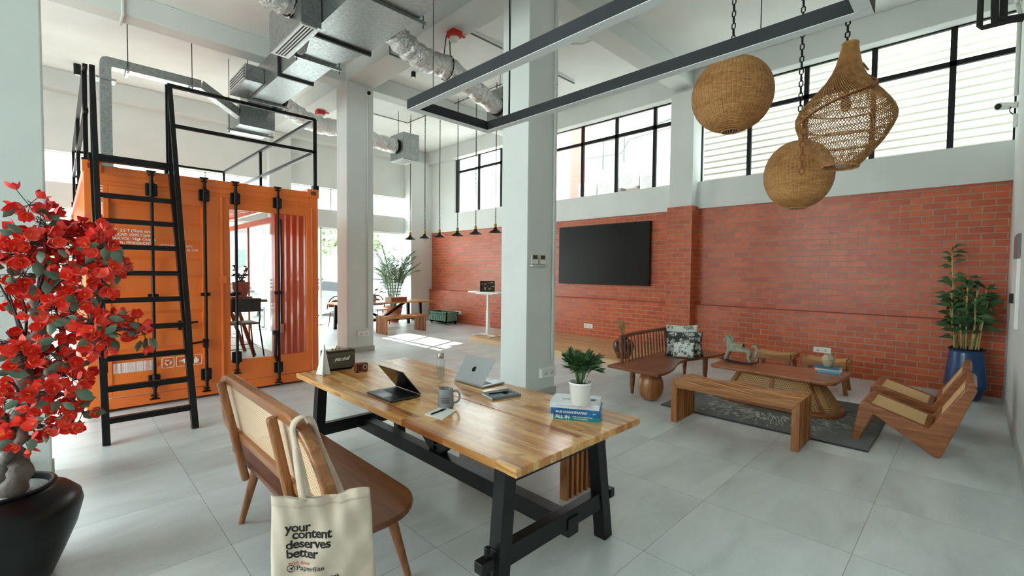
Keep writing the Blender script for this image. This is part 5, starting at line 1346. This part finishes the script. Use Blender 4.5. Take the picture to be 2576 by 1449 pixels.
# bamboo in the blue pot
BPT = thing('bamboo_plant', 'tall lucky bamboo in a ribbed blue metal pot in the corner', 'plant', (8.43, .03, 0))
BLUEM = M('blue_glazed_metal', (22, 72, 124), .3, c2=(14, 52, 98), scale=3, coat=.3)
pr = [(0, 0), (.13, 0), (.15, .02), (.205, .17), (.208, .2)]
for i in range(30): pr.append((.207-.04*(i/29)+.0035*(i % 2), .2+.43*i/29))
pr += [(.176, .64), (.176, .66), (.158, .66), (.156, .6), (0, .6)]
mk('pot', B().lathe(pr, n=40), BLUEM, BPT, local=True, smooth=60)
mk('rim', B().tube([(.168*cos(2*PI*k/32), .168*sin(2*PI*k/32), .655) for k in range(32)], .013, 8, closed=True), BLACK, BPT, local=True, smooth='all')
rn = random.Random(6); LEAFB = M('bamboo_leaf', (44, 74, 44), .4, c2=(74, 108, 64), scale=9)
STEM = M('bamboo_cane', (112, 128, 70), .4, c2=(196, 170, 110), scale=7)
lv = B()
for k in range(15):
    a = 2*PI*k/15+rn.uniform(-.2, .2); r = rn.uniform(.03, .12); h = rn.uniform(.4, .92) if k not in (2, 7) else (1.36 if k == 2 else 1.0)
    base = V((r*cos(a), r*sin(a), .58)); top = base+V((cos(a)*.1*h, sin(a)*.1*h, h)); s_ = B(); P = smoothpath([base, base.lerp(top, .5)+V((rn.uniform(-.02, .02), rn.uniform(-.02, .02), 0)), top], 5)
    s_.tube(P, .0095, 7)
    for p in P[1:-1:1]: s_.tube([p-V((0, 0, .004)), p+V((0, 0, .004))], .0125, 7)
    mk('cane', s_, STEM, BPT, local=True, smooth='all')
    for i in range(int(12+h*15)):
        f = rn.uniform(.42, 1.02); p = base.lerp(top, f); an = rn.uniform(0, 2*PI); L = rn.uniform(.13, .25); up = rn.uniform(.3, 1.5)
        d = V((cos(an), sin(an), up)).normalized(); w = d.cross(V((0, 0, 1))).normalized()*rn.uniform(.009, .015); e = p+d*L+V((0, 0, -L*.45)); m = p+d*L*.5
        if (V((8.43, .03, 0))+e).y < -.31: e.y = -.34+.02; 
        lv._add([p, m+w, e, m-w], [(0, 1, 2), (0, 2, 3)])
mk('foliage', lv, LEAFB, BPT, local=True, recalc=False)
# ================================================================ STAGE, SCREEN, DESK
STG = thing('stage_platform', 'low pale timber platform along the brick wall under the screen', 'platform', (7.7, 6, 0))
OAK = butcher('oak_boards', [(0, (206, 164, 118)), (.5, (222, 184, 138)), (1, (196, 152, 106))], 'y', .12, 1.6, .35)
mk('deck', B().box((6.70, 4.1, .105), (8.78, 8.1, .125)), OAK, STG)
mk('riser', B().box((6.70, 4.1, 0), (8.78, 8.1, .105)), M('pale_plywood', (226, 196, 160), .55, c2=(212, 176, 138), scale=3, stretch=(1, .1, 3)), STG)
TV = thing('television', 'large black wall mounted television on the brick wall', 'television', (8.83, 6.0, 2.0))
mk('housing', B().box((8.8, 4.79, 1.335), (8.875, 7.225, 2.705)), BLACKP, TV, bev=.006)
mk('screen', B().box((8.797, 4.805, 1.36), (8.801, 7.21, 2.69)), M('television_screen', (10, 11, 11), .35, spec=.22), TV)
mk('bracket', B().box((8.865, 5.6, 1.7), (8.9, 6.4, 2.3)), BLACK, TV)
DK = thing('standing_desk', 'white height adjustable desk on the timber platform', 'desk', (7.02, 7.85, .125))
mk('column', B().box((6.985, 7.81, .14), (7.055, 7.88, .72)), WHITEP, DK, bev=.004); mk('inner_column', B().box((6.995, 7.82, .7), (7.045, 7.87, 1.12)), WHITEP, DK)
for y in (7.56, 8.06): mk('foot', B().box((6.8, y, .126), (7.3, y+.07, .146)), WHITEP, DK, bev=.006)
mk('base_bar', B().box((6.99, 7.58, .135), (7.05, 8.1, .16)), WHITEP, DK)
mk('tabletop', B().prism(rr2(6.75, 7.22, 7.35, 8.28, ((.04, .04),)*4, 4), 'z', 1.12, 1.145), WHITEP, DK)
mk('frame', B().box((6.85, 7.5, 1.09), (7.2, 8.1, 1.12)), WHITEP, DK)
LP = thing('stickered_laptop', 'open laptop covered in stickers on the white standing desk', 'laptop', (7.0, 7.85, 1.145), -.75)
mk('base', B().box((-.17, 0, .002), (.17, .24, .016)), SILVD, LP, local=True)
lidM = Mx.Translation((0, 0, .016)) @ Mx.Rotation(-.2, 4, 'X')
l = mk('lid', B().box((-.17, -.006, 0), (.17, 0, .235)).xf(lidM), KEYD, LP, local=True)
rn = random.Random(3); scol = [M('sticker_red', (200, 60, 46), .5), M('sticker_yellow', (226, 180, 60), .5), M('sticker_white', (230, 226, 216), .5), M('sticker_green', (90, 150, 90), .5)]
for i in range(20):
    x, z = rn.uniform(-.15, .13), rn.uniform(.02, .19); w = rn.uniform(.015, .04); h = rn.uniform(.012, .03)
    mk('sticker', B().box((x, -.0072, z), (x+w, -.006, z+h)).xf(lidM), scol[i % 4], l, local=True)
VZ = thing('brown_vase', 'glossy brown jar with a speckled base and dried sprigs on the platform corner', 'vase', (6.99, 4.26, .125))
t = NT('brown_glaze'); o = t.xyz(); sp = t.noise(t.map(), 90, 2); lowm = t.mth('LESS_THAN', o[2], .12)
t.col(t.mix(t.mth('MULTIPLY', lowm, t.mth('GREATER_THAN', sp, .6)), t.mix(lowm, (58, 30, 22), (88, 50, 32)), (206, 150, 96))); t.b.inputs['Roughness'].default_value = .14; t.l(t.mth('MULTIPLY_ADD', lowm, .4, .14), t.b.inputs['Roughness'])
mk('body', B().lathe([(0, 0), (.1, 0), (.115, .02), (.165, .13), (.182, .21), (.165, .28), (.11, .325), (.075, .34), (.085, .36), (.07, .362), (.06, .34), (0, .3)], n=40), t.mat, VZ, local=True, smooth=True)
rn = random.Random(14); st = B(); lf = B()
for k in range(9):
    a = rn.uniform(0, 6.28); r = rn.uniform(.05, .2); h = rn.uniform(.5, .7); P = smoothpath([(0, 0, .3), (r*.4*cos(a), r*.4*sin(a), .3+h*.3), (r*cos(a), r*sin(a), h)], 6); st.tube(P, .003, 5)
    for i in range(16):
        p = P[rn.randint(4, len(P)-1)]; d = V((rn.uniform(-1, 1), rn.uniform(-1, 1), rn.uniform(-.2, 1))).normalized(); L = rn.uniform(.02, .05); w = d.orthogonal().normalized()*L*.3
        lf._add([p, p+d*L*.5+w, p+d*L, p+d*L*.5-w], [(0, 1, 2, 3)])
mk('stems', st, M('dry_stem', (128, 116, 70), .7), VZ, local=True); mk('foliage', lf, M('dry_leaf', (134, 144, 96), .7, c2=(190, 150, 80), scale=20), VZ, local=True, recalc=False)
# sockets and wall fittings
DARKH = M('socket_hole', (40, 40, 42), .5)
def socket(lab, ax, p, u0, u1, z0, z1, d):
    def bx(n0, n1, zz0, zz1, d0, d1):
        return B().box((p-d1, n0, zz0), (p-d0, n1, zz1)) if ax == 'x' else B().box((n0, p-d1, zz0), (n1, p-d0, zz1))
    c = ((p, (u0+u1)/2, z0) if ax == 'x' else ((u0+u1)/2, p, z0))
    t = thing('wall_socket', lab, 'socket', c)
    mk('plate', bx(u0, u1, z0, z1, 0, d), WHITEP, t, bev=.004)
    w = u1-u0; h = z1-z0
    for f in (.3, .74):
        b = B()
        for (a, c2) in ((0, .62), (-.05, .38), (.05, .38)):
            q = bx(u0+w*(f+a)-.006, u0+w*(f+a)+.006, z0+h*c2-.006, z0+h*c2+.006, d, d+.0015); b._add(q.v, q.f)
        mk('socket_face', b, DARKH, t)
    mk('rocker_switch', bx(u0+w*.48, u0+w*.56, z0+h*.3, z0+h*.7, d, d+.004), WHITEC, t)
socket('white twin socket box low on the right face of the middle column', 'y', 3.86, 4.33, 4.6, .255, .375, .055)
socket('white twin socket box low on the right face of the left column', 'y', 8.46, 4.13, 4.38, .305, .42, .05)
socket('white socket plate on the brick wall above the platform left of the brown vase', 'x', 8.8, 6.18, 6.43, .305, .41, .012)
socket('white socket plate on the brick wall beside the green planter box', 'x', 8.8, 11.06, 11.34, .285, .385, .012)
socket('white socket plate on the brick wall above the cane stools', 'x', 8.8, 1.57, 1.81, .34, .43, .012)
THS = thing('wall_controller', 'left of the two beige air conditioning controllers on the middle column', 'controller', (4.215, 3.86, 1.70), 0, 'air conditioning controllers on the middle column')
BEI = M('beige_plastic', (206, 202, 186), .5)
mk('case', B().box((-.06, -.022, 0), (.06, 0, .125)), BEI, THS, local=True, bev=.004); mk('display', B().box((-.04, -.0235, .065), (.04, -.022, .112)), M('dark_display', (50, 54, 50), .3), THS, local=True); mk('cover_flap', B().box((-.05, -.024, .01), (.05, -.022, .055)), WHITEP, THS, local=True)
dup(THS, (4.36, 3.86, 1.70), 0, 'right of the two beige air conditioning controllers on the middle column')
solo('controller_shelf', B().box((4.145, 3.815, 1.675), (4.45, 3.86, 1.69)), CONDUIT, 'thin white ledge under the two beige controllers on the middle column', 'ledge', (4.3, 3.84, 1.675))
# right wall
EP = thing('electrical_panel', 'white electrical panel on the right wall', 'electrical panel', (7.05, YR, 1.1))
mk('door', B().box((6.72, YR, 1.08), (7.4, YR+.03, 1.78)), WHITEP, EP, bev=.006); mk('knob', B().box((6.95, YR+.03, 1.33), (7.0, YR+.06, 1.43)), BLACKP, EP)
solo('meter_cover', B().box((6.85, YR, 1.8), (7.45, YR+.025, 2.04)), M('grey_film', (120, 116, 120), .3), 'grey translucent cover plate on the right wall above the white panel', 'cover plate', (7.15, YR, 1.8), bev=.004)
c = at(2532, 266, 'x', 8.55); CCY = YR
CV = thing('security_camera', 'white security camera on the right wall under the windows by the corner', 'security camera', (8.55, CCY, c.z))
d = V((-.75, .55, -.12)).normalized(); o = V((8.55, CCY+.12, c.z))
mk('body', B().cyl(o-d*.08, o+d*.09, .045, .048, 20), WHITEP, CV, smooth=True); mk('lens', B().cyl(o+d*.09, o+d*.094, .036, n=20), BLACKP, CV)
mk('mount', B().cyl((8.58, CCY, c.z), o-d*.05, .04, .03, 14), WHITEP, CV, smooth=True)
mk('cable_box', B().box((8.52, CCY, c.z-.28), (8.6, CCY+.04, c.z-.12)), WHITEP, CV, bev=.008); mk('cable', B().tube(smoothpath([(8.56, CCY+.03, c.z-.13), (8.56, CCY+.07, c.z-.07), (8.58, CCY+.05, c.z)], 5), .006, 6), BLACKP, CV)
conduit('pale conduit running up the right wall above the security camera', [(8.6, CCY+.02, c.z+.12), (8.6, CCY+.02, 4.9), (8.6, CCY+.05, 5.05), (8.3, CCY+.06, 5.05)], .022)
INS = M('black_pipe_insulation', (30, 30, 31), .8, bump=.3, bscale=60)
q0, q1 = at(2464, 72, 'x', 7.6), at(2560, 48, 'x', 7.6)
RP = thing('refrigerant_pipe', 'black insulated pipes dropping from the ceiling in the top right corner', 'pipe', q0)
mk('pipe', B().tube([(7.6, q0.y, ZS), (7.6, q0.y, q0.z+.03), (7.6, q0.y-.02, q0.z), (7.6, YR+.02, q1.z)], .028, 10), INS, RP, smooth=True)
for k, dx in enumerate((.05, .11)): mk('pipe', B().tube(smoothpath([(7.6+dx, (q0.y+q1.y)/2+.03-k*.07, ZS), (7.6+dx, (q0.y+q1.y)/2+.03-k*.07, q0.z+.12), (7.6+dx, (q0.y+q1.y)/2-.02-k*.05, q0.z+.06), (7.6+dx, YR+.02, q1.z+.03)], 5), .034, 10), INS, RP, smooth=True)
# ================================================================ FAR SEATING
FT = thing('trestle_table', 'wooden trestle table with black legs by the left windows, behind the left column', 'table', (6.5, 11.75, 0))
mk('tabletop', B().box((5.15, 11.35, .69), (7.98, 12.3, .73)), wood('honey_wood', (170, 116, 66), (206, 156, 104), None, 'x', .3), FT, bev=.004)
for x, s in ((5.38, -1), (7.55, 1)):
    for y in (11.5, 12.15): mk('leg', B().bar((x+s*.04, y, .69), (x-s*-.06, y, 0), .075, .075), BLW, FT)
    mk('end_rail', B().box((x-.03, 11.5, .16), (x+.05, 12.15, .24)), BLW, FT)
mk('stretcher', B().box((5.4, 11.78, .17), (7.6, 11.86, .25)), BLW, FT)
mk('brace', B().bar((6.5, 11.8, .25), (7.25, 11.8, .68), .07, .07), BLW, FT); mk('brace', B().bar((6.5, 11.8, .25), (5.75, 11.8, .68), .07, .07), BLW, FT)
def roundchair(lab, loc, rz):
    t = thing('round_back_chair', lab, 'chair', loc, rz, 'round backed chairs at the far table')
    mk('seat', B().lathe([(0, .43), (.22, .43), (.235, .445), (.22, .46), (0, .46)], n=28), WALD, t, local=True, smooth=True)
    mk('backrest', B().tube([(.25*cos(PI*k/16)*1.0, .19-.02*k*(16-k)/64, .5+.36*sin(PI*k/16)) for k in range(17)], .017, 8), WALD, t, local=True, smooth='all')
    mk('back_panel', B().grid(lambda u, v: V(((u-.5)*.4, .2, .56+.2*v*sin(PI*(.15+.7*u)))), 10, 4), WAL, t, local=True, solid=.01)
    for x in (-.17, .17):
        for y in (-.16, .16): mk('leg', B().cyl((x, y, .43), (x*1.2, y*1.25, 0), .017, .011, 8), WALD, t, local=True)
    return t
rc = roundchair('round backed chair behind the far trestle table, left of the left column', (at(852, 740, 'y', 12.55).x, 12.55, 0), 0)
dup(rc, (at(956, 745, 'y', 12.5).x, 12.5, 0), 0, 'round backed chair behind the far trestle table, right of the left column')
solo('wooden_box', B().box((6.62, 11.45, .73), (7.12, 11.8, .84)).box((6.6, 11.44, .84), (7.13, 11.81, .855)), TEAKX, 'flat wooden box lying on the far trestle table', 'box', (6.85, 11.6, .73), bev=.004)
FP = thing('leafy_plant', 'dark broad leaved plant in a grey pot on the far trestle table', 'plant', (6.2, 11.75, .73))
mk('pot', B().lathe([(0, 0), (.09, 0), (.12, .12), (.1, .2), (.09, .2), (.1, .12), (0, .1)], n=24), M('grey_pot', (150, 150, 146), .6), FP, local=True, smooth=True)
rn = random.Random(8); lf = B()
for k in range(16):
    a = rn.uniform(0, 6.28); d = V((cos(a), sin(a), rn.uniform(.2, 1.4))).normalized(); L = rn.uniform(.15, .3); w = d.cross(V((0, 0, 1))).normalized()*L*.3; p = V((0, 0, .17)); lf.tube([p, p+d*L], .005, 5); q = p+d*L
    lf._add([q-d*.04, q+d*.07+w*.9, q+d*.2-V((0, 0, .06)), q+d*.07-w*.9], [(0, 1, 2, 3)])
mk('foliage', lf, LEAFD, FP, local=True, recalc=False)
TP = thing('potted_areca_palm', 'tall areca palm in a terracotta pot in front of the left windows', 'plant', (7.45, 12.8, 0))
mk('pot', B().lathe([(0, 0), (.17, 0), (.19, .04), (.27, .3), (.28, .42), (.3, .44), (.3, .5), (.27, .5), (.25, .42), (0, .4)], n=32), TERR, TP, local=True, smooth=True)
ARE = M('areca_green', (70, 100, 72), .5, c2=(120, 146, 110), scale=4)
palm(TP, V((7.45, 12.78, .42)), .2, 2.0, 30, .8, .34, .016, ARE, 17, .012, .35)
GPB = thing('planter_box', 'green panelled planter box on wheels against the brick wall', 'planter', (8.4, 11.45, 0))
GRN = M('sage_green_paint', (112, 158, 136), .5, c2=(98, 142, 122), scale=5)
b = B(); b.box((8.2, 11.02, .06), (8.22, 11.88, .36)); b.box((8.6, 11.02, .06), (8.62, 11.88, .36)); b.box((8.2, 11.02, .06), (8.62, 11.04, .36)); b.box((8.2, 11.86, .06), (8.62, 11.88, .36)); b.box((8.2, 11.02, .06), (8.62, 11.88, .1))
mk('body', b, GRN, GPB)
b = B()
for i in range(9): b.box((8.185, 11.06+i*.096, .1), (8.2, 11.06+i*.096+.07, .25))
for i in range(4): b.box((8.24+i*.095, 11.005, .1), (8.24+i*.095+.07, 11.02, .25))
mk('panelling', b, GRN, GPB)
mk('rim', B().box((8.17, 10.99, .345), (8.22, 11.91, .375)).box((8.6, 10.99, .345), (8.65, 11.91, .375)).box((8.17, 10.99, .345), (8.65, 11.04, .375)).box((8.17, 11.86, .345), (8.65, 11.91, .375)), GRN, GPB)
b = B()
for i in range(10): b.box((8.1985, 11.08+i*.08, .285), (8.2005, 11.08+i*.08+.035, .325))
mk('vent_holes', b, BLACKP, GPB)
for x in (8.24, 8.58):
    for y in (11.08, 11.82): mk('wheel', B().cyl((x-.012, y, .032), (x+.012, y, .032), .032, n=12), BLACKP, GPB)
# ================================================================ BOUGAINVILLEA
pc = dep(10, 1449, 2.3); pc.z = 0
BV = thing('bougainvillea_tree', 'artificial red bougainvillea tree in a round black pot at the left edge', 'plant', pc)
pr = [(0, 0), (.165, 0), (.18, .012), (.225, .12), (.275, .25), (.30, .36), (.292, .40), (.25, .445), (.20, .462), (.19, .475), (.20, .492), (.192, .5), (.175, .497), (.17, .47), (.17, .45), (0, .45)]
mk('pot', B().lathe(pr, n=56), M('black_glaze', (9, 10, 11), .34, spec=.3, c2=(16, 17, 18), scale=6, bump=.08, bscale=12), BV, local=True, smooth=60)
mk('gravel', B().lathe([(0, .478), (.12, .474), (.172, .468)], n=28), M('white_gravel', (206, 208, 208), .8, c2=(150, 152, 152), scale=120, bump=1, bscale=140), BV, local=True)
BARK = M('grey_bark', (112, 104, 96), .85, c2=(72, 62, 54), scale=13, stretch=(1, 1, .35), bump=.7, bscale=30, bd=.015)
TWIG = M('dark_twig', (52, 40, 36), .8)
D0 = 2.3
def bp(x, y, dd=0): return dep(x, y, D0+dd)
tr = smoothpath([bp(16, 1275), bp(36, 1225, -.03), bp(52, 1180, .02), bp(30, 1130, .05), bp(28, 1085, .02), bp(58, 1045, -.02), bp(66, 985, 0), bp(56, 915, .04), bp(72, 868, .02), bp(104, 828, -.02), bp(94, 785, 0), bp(92, 752, .02)], 6)
N = len(tr); rr = [.052-.03*(i/N)+.006*sin(i*1.3) for i in range(N)]
mk('trunk', B().tube(tr, rr, 12), BARK, BV, smooth='all')
mk('trunk', B().tube(smoothpath([bp(20, 1265, .05), bp(8, 1200, .06), bp(22, 1140, -.03), bp(56, 1100, -.05), bp(48, 1050, .03), bp(40, 1000, .05)], 6), [.03-.0005*i for i in range(31)], 10), BARK, BV, smooth='all')
tips = [((92, 752), (92, 640)), ((92, 752), (112, 560)), ((92, 752), (70, 590)), ((94, 770), (160, 640)), ((96, 775), (240, 650)), ((60, 900), (52, 740)), ((60, 905), (-10, 700)), ((100, 830), (170, 800)), ((104, 828), (270, 815)), ((104, 830), (350, 838)), ((70, 870), (20, 730)), ((60, 990), (160, 930)), ((62, 1000), (120, 985)), ((62, 1010), (190, 1010)), ((50, 1050), (20, 960)), ((56, 1030), (95, 1090)), ((60, 905), (15, 835)), ((58, 915), (55, 850))]
for k, (p, q) in enumerate(tips):
    rn = random.Random(k); a = bp(*p); e = bp(q[0], q[1], rn.uniform(-.15, .12)); m = a.lerp(e, .5)+V((rn.uniform(-.03, .03), rn.uniform(-.03, .03), rn.uniform(0, .05)))
    P = smoothpath([a, m, e], 6); mk('branch', B().tube(P, [.009-.006*i/len(P) for i in range(len(P))], 6), TWIG, BV, smooth='all')
REDA = NT('bougainvillea_bract'); b_ = REDA.b; b_.inputs['Roughness'].default_value = .6
n_ = REDA.noise(REDA.map(), 26, 2); oi = REDA.noise(REDA.map(), 4, 2)
REDA.col(REDA.ramp(REDA.mth('ADD', REDA.mth('MULTIPLY', n_, .45), REDA.mth('MULTIPLY', oi, .55)), [(.36, (176, 8, 16)), (.45, (226, 26, 24)), (.55, (246, 62, 34)), (.66, (248, 108, 98))]))
b_.inputs['Subsurface Weight'].default_value = 0; b_.inputs['Transmission Weight'].default_value = 0; b_.inputs['Sheen Weight'].default_value = .2
YEL = M('yellow_stamen', (240, 190, 60), .5)
LFG = M('eucalyptus_leaf', (50, 78, 60), .5, c2=(104, 128, 106), scale=5)
clusters = [(75, 515, 26, 4), (108, 556, 44, 9), (90, 610, 50, 12), (165, 610, 55, 13), (205, 600, 38, 8), (178, 665, 60, 14), (238, 628, 40, 9), (262, 610, 24, 4), (18, 640, 58, 12), (62, 690, 45, 9), (20, 735, 48, 9), (290, 668, 28, 5), (255, 690, 42, 8), (212, 730, 45, 9), (135, 775, 42, 9), (180, 770, 55, 12), (150, 825, 40, 8), (228, 815, 48, 10), (275, 830, 40, 8), (362, 838, 26, 4), (300, 800, 26, 5), (250, 850, 22, 4), (8, 860, 42, 8), (70, 900, 40, 8), (110, 905, 55, 12), (150, 940, 52, 12), (192, 905, 22, 3), (120, 985, 55, 11), (60, 985, 40, 8), (180, 985, 50, 10), (205, 1035, 28, 5), (160, 1045, 38, 7), (62, 1095, 32, 6), (100, 1065, 34, 6), (8, 1010, 42, 8), (6, 1100, 18, 2)]
lf = B(); tw = B()
def bract(b, c, nrm, up, L, W):
    n = nrm.normalized(); u = (up-n*up.dot(n)).normalized(); w = n.cross(u)
    P = lambda s, t, z: c+u*(s*L)+w*(t*W)+n*(z*L)
    b._add([P(0, 0, 0), P(.3, .42, .1), P(.62, .5, .2), P(.85, .28, .3), P(1.02, 0, .42), P(.85, -.28, .3), P(.62, -.5, .2), P(.3, -.42, .1), P(.5, 0, .02), P(.8, 0, .2)],
           [(0, 1, 8), (1, 2, 8), (2, 3, 9, 8), (3, 4, 9), (4, 5, 9), (5, 6, 8, 9), (6, 7, 8), (7, 0, 8)])
for ci, (x, y, r, nf) in enumerate(clusters):
    rn = random.Random(100+ci); dd = rn.uniform(-.16, .12); c = bp(x, y, dd); R_ = r*D0/FPX; b = B()
    for k in range(int(nf*1.5)):
        o = V((rn.gauss(0, .45), rn.gauss(0, .45), rn.gauss(0, .45)))*R_*1.15; p = c+o; out = (o.normalized()*.8+(EYE-c).normalized()*.7+V((rn.uniform(-.5, .5), rn.uniform(-.5, .5), rn.uniform(-.2, .6)))).normalized()
        a0 = rn.uniform(0, 6.28); e1 = out.orthogonal().normalized(); e2 = out.cross(e1); nb = 3 if rn.random() < .65 else 5
        for j in range(nb):
            a = a0+2*PI*j/nb+rn.uniform(-.2, .2); d = (e1*cos(a)+e2*sin(a)); n2 = (out*.75-d*.55).normalized(); L = rn.uniform(.04, .056)
            bract(b, p, n2, (d+out*.45).normalized(), L, L*.85)
        b.m = 1
        for j in range(3): b.tube([p, p+out*.022+e1*rn.uniform(-.008, .008)+e2*rn.uniform(-.008, .008)], [.0009, .0022], 4)
        b.m = 0
        tw.tube([p, c-out*R_*.4], .0016, 4)
    mk('blossom', b, [REDA.mat, YEL], BV, recalc=False, smooth='all')
    for k in range(int(nf*.55)+2):
        d = V((rn.gauss(0, 1), rn.gauss(0, 1), rn.gauss(0, .8))).normalized(); p = c+d*R_*rn.uniform(.55, 1.0); f = (d+V((0, 0, rn.uniform(-.9, .3)))).normalized(); w = f.cross((EYE-p).normalized()+V((rn.uniform(-.6, .6),)*3)).normalized(); L = rn.uniform(.055, .085); W = L*.27; nn = f.cross(w)
        lf._add([p, p+f*L*.3+w*W*.9+nn*.004, p+f*L*.62+w*W*.85+nn*.006, p+f*L, p+f*L*.62-w*W*.85+nn*.006, p+f*L*.3-w*W*.9+nn*.004, p+f*L*.45-nn*.005], [(0, 1, 6), (1, 2, 6), (2, 3, 6), (3, 4, 6), (4, 5, 6), (5, 0, 6)])
mk('foliage', lf, LFG, BV, recalc=False, smooth='all')
mk('twigs', tw, TWIG, BV)['kind'] = 'stuff'
# white box behind the pot
w0, w1 = at(14, 1175, 'y', 4.5), at(67, 1222, 'y', 4.5)
solo('white_box', B().box((w0.x, 4.47, w1.z), (w1.x, 4.58, w0.z)), WHITEP, 'white box fixed low on the left column behind the flower pot', 'box', ((w0.x+w1.x)/2, 4.53, w1.z), bev=.006)
